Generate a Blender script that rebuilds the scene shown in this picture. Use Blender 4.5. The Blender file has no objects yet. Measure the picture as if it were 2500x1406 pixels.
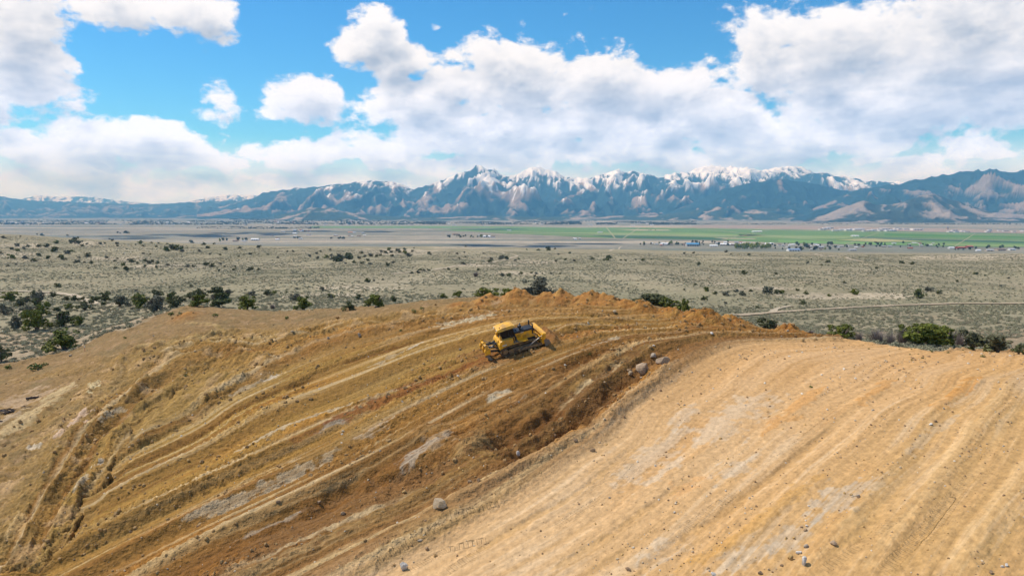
import bpy, bmesh, math, random
import numpy as np
from mathutils import Vector, Matrix, Euler

R = math.radians
SC = bpy.context.scene
COL = SC.collection

# ------------------------------------------------------------------ camera
CAMZ = 120.0            # camera height above the valley floor (z = 0)
PITCH = R(6.26)
F = 1667.0              # focal length in photo pixels (24 mm equivalent)
cam_d = bpy.data.cameras.new('camera')
cam_d.lens = 24.0; cam_d.sensor_width = 36.0
cam_d.clip_start = 0.5; cam_d.clip_end = 200000.0
cam = bpy.data.objects.new('camera', cam_d); COL.objects.link(cam)
cam.location = (0, 0, CAMZ)
cam.rotation_euler = (R(90) - PITCH, 0, 0)
SC.camera = cam

def ray(px, py):
    """photo pixel -> (X/Y, z/Y) slopes of the viewing ray"""
    dx = (px - 1250.0) / F; dy = (703.0 - py) / F
    y = math.cos(PITCH) + dy * math.sin(PITCH)
    z = -math.sin(PITCH) + dy * math.cos(PITCH)
    return dx / y, z / y

# ------------------------------------------------------------------ light
SUN_V = Vector((-0.60, 0.26, 0.92)).normalized()      # towards the sun: left, a little ahead, high
SUN_EL = math.asin(SUN_V.z)
SUN_AZ = math.atan2(SUN_V.x, SUN_V.y)
sun_d = bpy.data.lights.new('sun', 'SUN'); sun_d.energy = 3.6; sun_d.angle = R(0.5); sun_d.color = (1.0, 0.95, 0.86)
sun = bpy.data.objects.new('sun', sun_d); COL.objects.link(sun)
sun.rotation_euler = SUN_V.to_track_quat('Z', 'Y').to_euler()
sun.location = (0, 0, 400)
vs = SC.view_settings
vs.view_transform = 'Standard'; vs.look = 'None'; vs.exposure = 0.40; vs.gamma = 1.0; vs.use_curve_mapping = False
SC.cycles.use_denoising = True
SC.cycles.max_bounces = 4; SC.cycles.diffuse_bounces = 2; SC.cycles.volume_bounces = 0
SC.cycles.transparent_max_bounces = 4

# ------------------------------------------------------------------ world: sky with clouds
W = bpy.data.worlds.new('World'); SC.world = W; W.use_nodes = True
nt = W.node_tree; nt.nodes.clear()
class NG:
    """small helper that writes node expressions"""
    def __init__(s, tree): s.t = tree
    def n(s, typ, **kw):
        x = s.t.nodes.new(typ)
        for k, v in kw.items(): setattr(x, k, v)
        return x
    def put(s, sock, v):
        if isinstance(v, bpy.types.NodeSocket): s.t.links.new(v, sock)
        elif v is not None: sock.default_value = v
    def m(s, op, a, b=None, c=None, clamp=False):
        x = s.n('ShaderNodeMath', operation=op, use_clamp=clamp)
        s.put(x.inputs[0], a)
        if b is not None: s.put(x.inputs[1], b)
        if c is not None: s.put(x.inputs[2], c)
        return x.outputs[0]
    def v(s, op, a, b=None, c=None):
        x = s.n('ShaderNodeVectorMath', operation=op)
        s.put(x.inputs[0], a)
        if b is not None: s.put(x.inputs[1], b)
        if c is not None: s.put(x.inputs[2], c)
        return x.outputs['Value'] if op in ('LENGTH', 'DOT_PRODUCT', 'DISTANCE') else x.outputs[0]
    def comb(s, x, y, z=0.0):
        c = s.n('ShaderNodeCombineXYZ')
        s.put(c.inputs[0], x); s.put(c.inputs[1], y); s.put(c.inputs[2], z); return c.outputs[0]
    def sep(s, v):
        c = s.n('ShaderNodeSeparateXYZ'); s.put(c.inputs[0], v); return c.outputs
    def noise(s, vec, scale, detail=4.0, rough=0.55, dist=0.0, dim='3D'):
        x = s.n('ShaderNodeTexNoise', noise_dimensions=dim)
        s.put(x.inputs['Vector'], vec); s.put(x.inputs['Scale'], scale); s.put(x.inputs['Detail'], detail)
        s.put(x.inputs['Roughness'], rough); s.put(x.inputs['Distortion'], dist)
        return x.outputs[0]
    def smooth(s, v, a, b, c=0.0, d=1.0):
        x = s.n('ShaderNodeMapRange', interpolation_type='SMOOTHSTEP')
        s.put(x.inputs[0], v); s.put(x.inputs[1], a); s.put(x.inputs[2], b); s.put(x.inputs[3], c); s.put(x.inputs[4], d)
        return x.outputs[0]
    def mix(s, f, a, b, mode='MIX'):
        x = s.n('ShaderNodeMix', data_type='RGBA', blend_type=mode)
        s.put(x.inputs[0], f); s.put(x.inputs[6], a); s.put(x.inputs[7], b); return x.outputs[2]

g = NG(nt)
SKY_STR, SKY_SAT, CLD_STR = 0.105, 1.25, 0.82
geo = g.n('ShaderNodeTexCoord').outputs['Generated']
X_, Y_, Z_ = g.sep(geo)
az = g.m('ARCTAN2', X_, Y_)
el = g.m('ARCSINE', Z_)
def azel(px, py):
    a, zz = ray(px, py)
    return math.atan(a), math.atan2(zz, math.hypot(1, a))
# cumulus positions: (px, py, rx, ry, weight) of each puff of cloud, turned into sky directions
PUFFS = [(40,110,200,150,1.0),(-160,170,260,170,1.0),(215,100,150,35,.62),(300,140,110,22,.55),(60,205,200,75,1.0),
 (300,12,150,60,1.0),(470,30,140,58,1.0),(540,235,130,58,.72),(500,275,110,40,.70),(755,245,135,68,1.0),(700,280,100,40,.85),
 (330,345,260,75,1.0),(200,390,240,60,1.0),(480,385,250,50,.9),(720,375,260,52,.9),(930,385,200,50,.9),(30,345,110,50,.85),(40,420,130,45,.85),
 (920,75,95,65,1.0),(960,140,120,60,1.0),(1060,65,90,28,.62),(880,110,90,60,1.0),
 (1000,260,160,70,1.0),(1080,215,90,70,1.0),(1260,195,220,115,1.0),(1450,210,240,100,1.0),(1600,215,240,95,1.0),
 (1300,310,420,80,1.0),(1700,290,330,95,1.0),(1150,350,330,60,1.0),(1500,365,430,62,1.0),(1900,350,420,75,1.0),
 (1980,160,270,150,1.0),(2150,90,230,110,1.0),(2350,70,280,150,1.0),(2300,190,420,150,1.0),(2520,160,320,230,1.0),(2120,260,400,110,1.0),
 (2400,370,200,48,.8),(2200,400,330,40,.8),(2650,330,260,90,.9),(1425,18,95,30,.68),(1388,98,28,12,.55),(605,4,60,16,.55),(370,447,26,10,.6),
 (1150,402,360,42,.86),(1700,402,360,38,.86),(2250,428,320,32,.8),(300,452,380,40,.86),(760,432,280,36,.86),(1780,80,150,90,.52),(640,185,60,26,.48)]
def field(u, v, puffs=True):
    p = g.comb(u, v)
    acc = None
    if puffs:
        warp = g.n('ShaderNodeTexNoise'); g.put(warp.inputs['Vector'], p); g.put(warp.inputs['Scale'], 9.0); g.put(warp.inputs['Detail'], 3.0)
        wv = g.v('MULTIPLY_ADD', warp.outputs[1], (0.055, 0.035, 0), (-0.0275, -0.0175, 0))
        pw = g.v('ADD', p, wv)
        for (px, py, rx, ry, w) in PUFFS:
            a0, e0 = azel(px, py)
            cs = math.cos(a0)
            sx = F / (rx * cs * cs); sy = F / ry
            q = g.v('MULTIPLY_ADD', pw, (sx, sy, 0), (-a0 * sx, -e0 * sy, 0))
            d = g.m('MULTIPLY_ADD', g.v('LENGTH', q), -0.5 * w, 1.0 * w)      # 1 in the middle, 0.5 at the rim
            acc = d if acc is None else g.m('SMOOTH_MAX', acc, d, 0.12)
    # the same broken cloud cover goes on outside the photograph's field of view
    gen = g.m('MULTIPLY_ADD', g.noise(p, 3.2, 3.0, .5), 2.4, -0.72)
    if puffs:
        far = g.m('MAXIMUM', g.smooth(g.m('ABSOLUTE', u), 0.68, 0.84), g.smooth(v, 0.32, 0.42))
        acc = g.m('MAXIMUM', acc, g.m('MULTIPLY_ADD', far, gen, g.m('MULTIPLY', g.m('SUBTRACT', 1.0, far), -1.0)))
    else: acc = gen
    st = g.comb(g.m('MULTIPLY', u, 1.0), g.m('MULTIPLY', v, 1.55))
    n1 = g.noise(st, 11.0, 8.0 if puffs else 3.0, 0.60, 0.25)
    nn = g.m('MULTIPLY', g.m('SUBTRACT', n1, 0.5), 0.95)
    if puffs: nn = g.m('ADD', nn, g.m('MULTIPLY', g.m('SUBTRACT', g.noise(st, 34.0, 6.0, 0.58, 0.1), 0.5), 0.46))
    return g.m('ADD', acc, nn)
sky = g.n('ShaderNodeTexSky', sky_type='NISHITA', sun_disc=False, sun_elevation=SUN_EL, sun_rotation=SUN_AZ,
          altitude=1500.0, air_density=1.0, dust_density=0.4, ozone_density=1.4)
hs = g.n('ShaderNodeHueSaturation'); hs.inputs['Saturation'].default_value = SKY_SAT
nt.links.new(sky.outputs[0], hs.inputs['Color'])
skyc = g.v('MULTIPLY', hs.outputs[0], tuple(SKY_STR * c for c in (.50, 1.0, 1.18)))
def sky_shader(puffs):
    f0 = field(az, el, puffs)
    f1 = field(g.m('ADD', az, -0.010), g.m('ADD', el, 0.026), puffs)
    alpha = g.smooth(f0, 0.54, 0.69)
    veil = g.smooth(el, 0.105, 0.040)                                  # the thick bright layer of cloud low over the far range
    veil = g.m('MULTIPLY', veil, g.m('MULTIPLY_ADD', g.noise(g.comb(az, g.m('MULTIPLY', el, 3.0)), 6.0, 5.0, .55), 0.5, 0.62))
    alpha = g.m('MAXIMUM', alpha, veil, clamp=True)
    under = g.smooth(f1, 0.46, 1.05)                                   # how much cloud lies between this spot and the sun
    fine = g.noise(g.comb(az, g.m('MULTIPLY', el, 2.2)), 16.0, 6.0, .6)
    shade = g.m('MULTIPLY', under, g.m('MULTIPLY_ADD', fine, 1.5, 0.08), clamp=True)
    ccol = g.mix(shade, (*[CLD_STR * c for c in (0.98, 1.0, 1.05)], 1), (*[CLD_STR * c for c in (0.40, 0.485, 0.63)], 1))
    ccol = g.mix(1.0, ccol, g.mix(g.smooth(el, 0.22, 0.03), (1, 1, 1, 1), (1.06, 1.30, 1.75, 1)), 'MULTIPLY')
    b = g.n('ShaderNodeBackground'); b.inputs[1].default_value = 1.0
    nt.links.new(g.mix(alpha, skyc, ccol), b.inputs[0])
    return b.outputs[0]
inner = g.m('MULTIPLY', g.m('LESS_THAN', g.m('ABSOLUTE', az), 0.92), g.m('LESS_THAN', g.m('ABSOLUTE', g.m('SUBTRACT', el, 0.2)), 0.28))
mixs = g.n('ShaderNodeMixShader'); nt.links.new(inner, mixs.inputs[0])
nt.links.new(sky_shader(False), mixs.inputs[1]); nt.links.new(sky_shader(True), mixs.inputs[2])
wo = g.n('ShaderNodeOutputWorld'); nt.links.new(mixs.outputs[0], wo.inputs['Surface'])
W.cycles.sampling_method = 'MANUAL'; W.cycles.sample_map_resolution = 512

# ------------------------------------------------------------------ numpy noise
def _h(ix, iy, seed):
    h = (ix.astype(np.int64) * 374761393 + iy.astype(np.int64) * 668265263 + seed * 1442695041) & 0xFFFFFFFF
    h = ((h ^ (h >> 13)) * 1274126177) & 0xFFFFFFFF
    return ((h ^ (h >> 16)) & 0xFFFF).astype(np.float32) / 65535.0
def vnoise(x, y, seed=0):
    x = np.asarray(x, np.float64); y = np.asarray(y, np.float64)
    x0 = np.floor(x); y0 = np.floor(y)
    fx = (x - x0).astype(np.float32); fy = (y - y0).astype(np.float32)
    ix = x0.astype(np.int64); iy = y0.astype(np.int64)
    ux = fx * fx * fx * (fx * (fx * 6 - 15) + 10); uy = fy * fy * fy * (fy * (fy * 6 - 15) + 10)
    def gr(dx, dy):
        a = _h(ix + dx, iy + dy, seed) * 6.2831853
        return np.cos(a) * (fx - dx) + np.sin(a) * (fy - dy)
    n = (gr(0,0) * (1-ux) + gr(1,0) * ux) * (1-uy) + (gr(0,1) * (1-ux) + gr(1,1) * ux) * uy
    return n * 1.5
def fbm(x, y, oct=4, seed=0, gain=.5, lac=2.03):
    s = 0; a = 1.0; f = 1.0
    for i in range(oct):
        s = s + a * vnoise(x * f + 17.3 * i, y * f - 9.1 * i, seed + i); a *= gain; f *= lac
    return s
def ridged(x, y, oct=4, seed=0, gain=.5, lac=2.1):
    s = 0; a = 1.0; f = 1.0; w = 1.0
    for i in range(oct):
        n = 1 - np.abs(vnoise(x * f + 3.7 * i, y * f + 8.3 * i, seed + i)) * 1.6
        n = np.clip(n, 0, 1) ** 2 * w
        s = s + a * n; w = np.clip(n * 1.6, 0, 1); a *= gain; f *= lac
    return s
def sstep(x, a, b):
    t = np.clip((x - a) / (b - a), 0, 1); return t * t * (3 - 2 * t)

# ------------------------------------------------------------------ thin-plate splines
def tps_fit(P, v, lam=0.0):
    P = np.asarray(P, float); v = np.asarray(v, float); n = len(P)
    d = np.linalg.norm(P[:, None] - P[None], axis=2)
    K = np.where(d > 0, d * d * np.log(np.maximum(d, 1e-12)), 0) + lam * np.eye(n)
    A = np.zeros((n + 3, n + 3)); A[:n, :n] = K; A[:n, n] = 1; A[:n, n+1:] = P; A[n, :n] = 1; A[n+1:, :n] = P.T
    return P, np.linalg.solve(A, np.concatenate([v, [0, 0, 0]]))
def tps_eval(mod, x, y):
    P, w = mod; n = len(P)
    o = (w[n] + w[n+1] * x + w[n+2] * y).astype(np.float64)
    for i in range(n):
        r2 = (x - P[i, 0]) ** 2 + (y - P[i, 1]) ** 2
        o = o + w[i] * 0.5 * r2 * np.log(np.maximum(r2, 1e-18))
    return o

# ------------------------------------------------------------------ terrain: control points (photo pixel, metres ahead of the camera)
CP = [(0,1406,46),(300,1406,43),(600,1406,40),(930,1406,38),(1250,1406,36),(1600,1406,34),(1900,1406,32.5),(2200,1406,31),(2500,1406,30),
 (0,1250,55),(300,1250,51),(600,1250,48),(930,1250,45),(1250,1250,42.5),(1600,1250,40),(1900,1250,38),(2200,1250,36),(2500,1250,35),
 (0,1100,67),(300,1100,63),(600,1100,59),(930,1100,55),(1250,1100,52),(1600,1100,49),(1900,1100,46.5),(2200,1100,44),(2500,1100,42.5),
 (0,1000,79),(300,1000,74),(600,1000,69),(930,1000,64),(1250,1000,60),(1600,1000,56.5),(1900,1000,54),(2200,1000,51.5),(2500,1000,49.5),
 (0,930,93),(300,910,87),(600,900,83),(930,900,76),(1250,900,70),(1600,900,66.5),(1900,900,64.5),(2200,900,62),(2500,910,58),
 (450,830,97),(700,840,90),(930,830,85),(1270,870,72.5),(1100,800,86),(1300,800,79.5),(1300,760,87),(1500,800,79),(1500,760,85),(1700,800,80),(1850,830,76),
 (0,880,106),(150,855,108),(300,805,110),(600,790,103),(800,785,99)]
CREST = [(450,752,118),(600,760,113),(800,758,107),(1060,735,101),(1200,728,98),(1300,727,97),(1500,733,95),(1600,750,93),(1700,773,90),(1850,805,84),(2000,828,78),(2200,846,75),(2400,862,71),(2500,872,67)]
NAT = [(0,850,122),(0,800,152),(0,740,232),(0,700,330),(0,650,520),(0,610,760),(0,572,1100),(150,830,124),(250,800,142),(250,765,172),(250,720,270),(250,650,520),(300,592,1000),
 (450,742,196),(450,690,350),(450,640,600),(480,596,1150),(700,738,215),(700,690,350),(700,640,620),(700,602,1500),(950,725,235),(950,690,360),(950,650,560),(950,620,820),
 (1250,690,310),(1250,660,480),(1250,625,850),(1250,605,1500),(1500,705,290),(1700,745,228),(1700,700,330),(1700,650,560),(1700,618,1050),
 (1950,780,178),(2100,800,150),(2100,770,188),(2100,700,330),(2100,650,560),(2100,622,950),(2300,800,148),(2400,790,158),(2400,760,200),(2400,700,330),(2400,640,640),(2500,622,860)]
P3 = []
def addp(a, Y, z): P3.append((a, Y, z))
for (px, py, Y) in CP + CREST + NAT:
    a, s = ray(px, py); addp(a, Y, s * Y)
for (px, py, Y) in CREST:
    a, s = ray(px, py); addp(a, Y + 15, s * Y - (3.0 if px < 900 else 2.9)); 
for a in (-1.3, -.75, -.4, 0, .4, .75, 1.3):
    for Y in (2500, 4000): addp(a, Y, -120)
for (px, py, Y) in [p for p in CP + NAT if p[0] == 0]:
    a, s = ray(px, py); addp(a - .5, Y, s * Y - 1.5)
for (px, py, Y) in [p for p in CP + CREST + NAT if p[0] == 2500]:
    a, s = ray(px, py); addp(a + .5, Y, s * Y)
P3 = np.array(P3)
TZ = tps_fit(np.c_[P3[:, 0] * 1.3, np.log(P3[:, 1])], P3[:, 2], 1e-4)
def base_z(a, Y):
    z = tps_eval(TZ, a * 1.3, np.log(Y))
    w = sstep(np.log(Y), math.log(1500), math.log(2500))
    z = z * (1 - w) + (-120.0) * w
    return np.maximum(z, -120.0) + CAMZ
def pix_on_base(px, py, y0=22.0, y1=4000.0):
    a, s = ray(px, py)
    Y = np.exp(np.linspace(math.log(y0), math.log(y1), 1500))
    d = base_z(np.full_like(Y, a), Y) - (CAMZ + s * Y)
    k = np.argmax(d > 0)
    if d[k] <= 0: return None
    return a * Y[k], Y[k]

# ------------------------------------------------------------------ object helpers
def mesh_obj(name, me, mat=None, parent=None):
    o = bpy.data.objects.new(name, me); COL.objects.link(o)
    if mat is not None and not me.materials: me.materials.append(mat)
    if parent is not None: o.parent = parent
    return o
def tag(o, label=None, cat=None, group=None, kind=None):
    if label: o['label'] = label
    if cat: o['category'] = cat
    if group: o['group'] = group
    if kind: o['kind'] = kind
    return o
def empty(name, loc=(0,0,0)):
    o = bpy.data.objects.new(name, None); COL.objects.link(o); o.location = loc; o.empty_display_size = .3
    return o
def grid_mesh(name, X, Y, Z, cols=None, smooth=True, extra=None):
    m, n = X.shape
    me = bpy.data.meshes.new(name)
    v = np.stack([X, Y, Z], -1).reshape(-1, 3).astype(np.float32)
    i = np.arange(m * n).reshape(m, n)
    q = np.stack([i[:-1, :-1], i[:-1, 1:], i[1:, 1:], i[1:, :-1]], -1).reshape(-1, 4).astype(np.int32)
    me.vertices.add(len(v)); me.vertices.foreach_set('co', v.ravel())
    me.loops.add(q.size); me.loops.foreach_set('vertex_index', q.ravel())
    me.polygons.add(len(q)); me.polygons.foreach_set('loop_start', np.arange(0, q.size, 4, dtype=np.int32))
    me.polygons.foreach_set('loop_total', np.full(len(q), 4, np.int32))
    if smooth: me.polygons.foreach_set('use_smooth', np.ones(len(q), bool))
    me.update()
    if cols is not None:
        at = me.attributes.new('Col', 'FLOAT_COLOR', 'POINT')
        at.data.foreach_set('color', np.concatenate([cols.reshape(-1, 3), np.ones((m * n, 1))], 1).astype(np.float32).ravel())
    for k, arr in (extra or {}).items():
        at = me.attributes.new(k, 'FLOAT_VECTOR', 'POINT')
        at.data.foreach_set('vector', arr.reshape(-1, 3).astype(np.float32).ravel())
    return me
def new_mat(name):
    m = bpy.data.materials.new(name); m.use_nodes = True
    m.node_tree.nodes.clear()
    gg = NG(m.node_tree)
    b = gg.n('ShaderNodeBsdfPrincipled'); o = gg.n('ShaderNodeOutputMaterial')
    m.node_tree.links.new(b.outputs[0], o.inputs['Surface'])
    b.inputs['Specular IOR Level'].default_value = 0.2
    return m, gg, b
def simple_mat(name, col, rough=.6, metal=0.0, spec=.3, mott=.25, scale=3.0, dirt=None, dirt_amt=.0):
    m, gg, b = new_mat(name)
    tc = gg.n('ShaderNodeTexCoord').outputs['Object']
    n = gg.noise(tc, scale, 5.0, .6)
    k = gg.m('MULTIPLY_ADD', n, 2 * mott, 1 - mott)
    c = gg.mix(1.0, (*col, 1), gg.comb(k, k, k), 'MULTIPLY')
    if dirt:
        n2 = gg.noise(tc, scale * .6, 6.0, .65)
        c = gg.mix(gg.smooth(n2, .62 - dirt_amt, .9 - dirt_amt), c, (*dirt, 1))
        gg.put(b.inputs['Roughness'], gg.m('ADD', rough, gg.m('MULTIPLY', gg.smooth(n2, .4, .7), .25)))
    else: b.inputs['Roughness'].default_value = rough
    gg.put(b.inputs['Base Color'], c)
    b.inputs['Metallic'].default_value = metal; b.inputs['Specular IOR Level'].default_value = spec
    return m

# ------------------------------------------------------------------ the graded hill: flow lines of the dozer passes (photo pixels)
FLOW = [
 [(0,905),(180,850),(450,768),(800,766),(1060,742),(1300,724),(1500,728)],
 [(0,985),(165,938),(300,855),(500,812),(700,803),(880,775),(1060,752),(1250,738),(1500,748)],
 [(60,960),(290,885),(440,835),(560,820),(800,795),(1060,764)],
 [(120,1105),(330,1000),(480,900),(680,850),(850,802),(1060,776),(1300,756),(1550,762)],
 [(40,1235),(260,1150),(480,1035),(620,950),(750,880),(900,832),(1060,792),(1250,768),(1500,768)],
 [(0,1300),(300,1155),(560,1020),(720,945),(900,875),(1060,825),(1200,793),(1400,774),(1600,780)],
 [(0,1380),(300,1240),(540,1120),(840,975),(1000,905),(1130,858),(1250,822),(1400,788),(1600,788)],
 [(130,1400),(380,1275),(680,1130),(860,1035),(1030,950),(1180,890),(1340,842),(1500,806),(1650,798)],
 [(270,1402),(420,1325),(720,1180),(900,1085),(1020,1015),(1200,922),(1350,864),(1500,822),(1680,806)],
 [(440,1404),(640,1295),(800,1215),(1000,1110),(1170,1022),(1330,940),(1460,872),(1560,834),(1720,812)],
 [(700,1404),(950,1285),(1090,1215),(1300,1100),(1430,1010),(1530,930),(1640,864),(1780,826)],
 [(960,1400),(1200,1270),(1400,1130),(1550,1000),(1700,900),(1860,842)],
 [(1330,1404),(1550,1260),(1750,1100),(1900,980),(2050,890),(2180,858)],
 [(1700,1404),(1900,1200),(2080,1050),(2250,950),(2370,885)],
 [(1960,1404),(2150,1180),(2300,1010),(2400,925),(2490,880)],
 [(2250,1404),(2400,1200),(2495,1060)]]
# the fan of ruts that climbs the left bank, cut off from the benches by a gully
FAN = [
 [(0,905),(180,850),(450,768)], [(0,985),(165,938),(300,855),(500,812)], [(0,1250),(150,1030),(290,885),(440,835),(560,820)],
 [(60,1400),(200,1150),(330,1000),(480,900),(600,850)], [(130,1404),(260,1200),(370,1050),(500,940),(620,880)], [(230,1404),(330,1250),(450,1080),(580,970)]]
def fit_flow(lines):
    fp, fv = [], []
    for i, l in enumerate(lines):
        for p in l:
            w = pix_on_base(*p)
            if w is not None: fp.append(w); fv.append(i)
    return tps_fit(np.array(fp) / 40.0, fv, 2e-3)
TPFAN = fit_flow(FAN)
TPSI = fit_flow(FLOW)

NC, NR = 1080, 800
YA0, YA1 = 22.0, 142.0
aa = np.linspace(-.98, .98, NC); ll = np.linspace(math.log(YA0), math.log(YA1), NR)
A_, L_ = np.meshgrid(aa, ll)
GY = np.exp(L_); GX = A_ * GY
# the spline is smooth: evaluate it on a coarse grid and interpolate
def coarse(fun, step=6):
    ca = np.linspace(aa[0], aa[-1], NC // step); cl = np.linspace(ll[0], ll[-1], NR // step)
    ga, gl = np.meshgrid(ca, cl)
    v = fun(ga, np.exp(gl))
    fi = (L_[:, :1] - cl[0]) / (cl[1] - cl[0]); fj = (A_[:1] - ca[0]) / (ca[1] - ca[0])
    i0 = np.clip(fi.astype(int), 0, len(cl) - 2); j0 = np.clip(fj.astype(int), 0, len(ca) - 2)
    ti = fi - i0; tj = fj - j0
    return (v[i0, j0] * (1-ti) * (1-tj) + v[i0+1, j0] * ti * (1-tj) + v[i0, j0+1] * (1-ti) * tj + v[i0+1, j0+1] * ti * tj)
GZ = coarse(base_z)
PSI = coarse(lambda a, Y: tps_eval(TPSI, a * Y / 40.0, Y / 40.0))
S_ = (GX + GY) * .7071
GUL = np.array([pix_on_base(*p) for p in [(110,1404),(200,1270),(280,1140),(345,1030),(470,925),(570,862)]])
gx_on = np.interp(GY, GUL[:, 1], GUL[:, 0], left=GUL[0, 0] - 6, right=GUL[-1, 0] + 3)
FANM = sstep(gx_on - GX + .9 * fbm(GX * .3, GY * .3, 3, 6), -.25, .25) * (1 - sstep(GY, GUL[-1, 1] - 3, GUL[-1, 1] + 4))
PSI_F = coarse(lambda a, Y: tps_eval(TPFAN, a * Y / 40.0, Y / 40.0))
PSI = np.where(FANM > .5, PSI_F, PSI)
dpa = np.gradient(PSI, aa, axis=1); dpl = np.gradient(PSI, ll, axis=0)
SPC = 1 / np.maximum(np.hypot(dpa, dpl - A_ * dpa) / GY, 1e-3)          # metres between neighbouring passes
SPC = np.clip(SPC, .3, 12); REL = np.clip(SPC / 4.0, .12, 1.15) ** 1.1
# where the ground has been graded: everything on the camera side of the rim
RIM = [(-700,1010),(-300,960),(0,893),(90,878),(200,845),(300,805),(380,775),(450,752),(600,758),(800,757),(1060,733),(1200,720),(1300,716),(1500,722),(1700,762),(1850,795),(1960,822),(2070,834),(2200,852),(2290,862),(2400,858),(2500,858),(2900,870)]
ra, rl = [], []
for p in RIM:
    w = pix_on_base(min(max(p[0], -350), 2900), p[1], 40)
    yy = w[1] if w else 100.0
    ra.append(ray(*p)[0]); rl.append(min(yy, 125))
rim_y = np.interp(aa, ra, rl)
k = np.ones(25) / 25; rim_y = np.convolve(np.pad(rim_y, 12, 'edge'), k, 'valid')
DR = rim_y[None] - GY + fbm(GX * .22, GY * .22, 3, 5) * 2.6       # >0 inside the graded area
PIT = sstep(DR, -.8, 1.6)

def path_pts(poly):
    o = []
    for p in poly:
        w = pix_on_base(*p)
        if w: o.append(w)
    return np.array(o)
def path_dist(poly, maxd):
    """signed distance (+ = right of the path's direction) and a 0..1 run along the path, on the grid"""
    P = path_pts(poly)
    x0, x1 = P[:, 0].min() - maxd, P[:, 0].max() + maxd; y0, y1 = P[:, 1].min() - maxd, P[:, 1].max() + maxd
    m = (GX > x0) & (GX < x1) & (GY > y0) & (GY < y1)
    x = GX[m]; y = GY[m]
    best = np.full(x.shape, 1e9); sg = np.zeros_like(best); t_ = np.zeros_like(best)
    L = np.r_[0, np.cumsum(np.linalg.norm(np.diff(P, axis=0), axis=1))]
    for i in range(len(P) - 1):
        d = P[i+1] - P[i]; ln = np.linalg.norm(d); d = d / ln
        rx, ry = x - P[i, 0], y - P[i, 1]
        t = np.clip(rx * d[0] + ry * d[1], 0, ln)
        ex, ey = rx - t * d[0], ry - t * d[1]
        dd = np.hypot(ex, ey); b = dd < best
        best[b] = dd[b]; sg[b] = np.sign(ex * d[1] - ey * d[0])[b]; t_[b] = (L[i] + t[b]) / L[-1]
    return m, best, sg, t_, L[-1]

# ---- relief
psi_n = PSI + .035 * fbm(S_ * .03, PSI * .5, 2, 31) + .010 * fbm(S_ * .35, PSI * 2.5, 3, 33)
right = sstep(PSI, 10.4, 11.2)                              # the smooth tan side
left = 1 - sstep(PSI, 1.6, 2.8)
core = (1 - right) * (1 - left)
fr = psi_n - np.floor(psi_n)
saw = np.where(fr < .74, fr / .74 * .25, .25 - (fr - .74) / .26 * .25)     # bench and face
fr2 = (psi_n * 2.7 + .3) % 1.0
saw2 = np.where(fr2 < .7, fr2 / .7, (1 - fr2) / .3)
amp_s = .55 + .45 * fbm(S_ * .035, np.floor(psi_n) * 7.7, 2, 35)
near_crest = sstep(GY, 70, 88)
H = core * REL * (3.3 * saw * amp_s * (1 - .45 * near_crest) * (1 - .6 * FANM) + .13 * saw2 * (.5 + .8 * vnoise(S_ * .03, np.floor(psi_n * 2.7 + .3), 36)))
H += core * REL * .12 * fbm(psi_n * 2.2, S_ * .03, 3, 41) + core * FANM * .30 * fbm(psi_n * 3.5, S_ * .05, 3, 42)
H += right * (.09 * fbm(psi_n * 2.4, S_ * .03, 3, 43))
H += left * (.26 * fbm(psi_n * 2.0, S_ * .10, 3, 46))
olive = sstep(PSI, .9, 2.0) * (1 - sstep(PSI, 3.2, 4.6)) * (1 - sstep(GX, -14, -4))
H += olive * (.42 * ridged(psi_n * 1.5, S_ * .16, 3, 47) + .30 * fbm(GX * .35, GY * .35, 3, 48))
clod_zone = np.clip(core * (.45 + .9 * fbm(psi_n * 1.3, S_ * .06, 2, 51)) + olive * .5, 0, 1.2)
billow = np.abs(fbm(GX * 1.15, GY * 1.15, 4, 52, .55)); billow2 = np.abs(fbm(GX * 2.9, GY * 2.9, 3, 54, .55))
crease = np.abs(vnoise(psi_n * 5.5, S_ * .018, 59)) ; crease2 = np.abs(vnoise(psi_n * 13, S_ * .03, 60))
crease3 = np.abs(vnoise(psi_n * 18, S_ * .05, 62))
H += core * REL * (.12 * np.minimum(crease, .35) + .10 * np.minimum(crease2, .3) + .06 * np.minimum(crease3, .3)) + right * (.035 * np.minimum(crease, .3) + .022 * np.minimum(crease2, .3) + .016 * np.minimum(crease3, .3))
H += .022 * fbm(GX * 2.4, GY * 2.4, 3, 64) * (.6 + clod_zone)
H += clod_zone * (.26 * billow + .15 * billow2) + left * (.14 * billow + .06 * billow2)
H += clod_zone * .05 * fbm(GX * 1.7, GY * 1.7, 3, 53) + (.022 + .012 * right) * fbm(GX * 3.1, GY * 3.1, 3, 55)
H += core * .018 * fbm(psi_n * 26, S_ * .5, 2, 57)
H += left * .06 * fbm(GX * 1.1, GY * 1.1, 3, 58)

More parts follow.
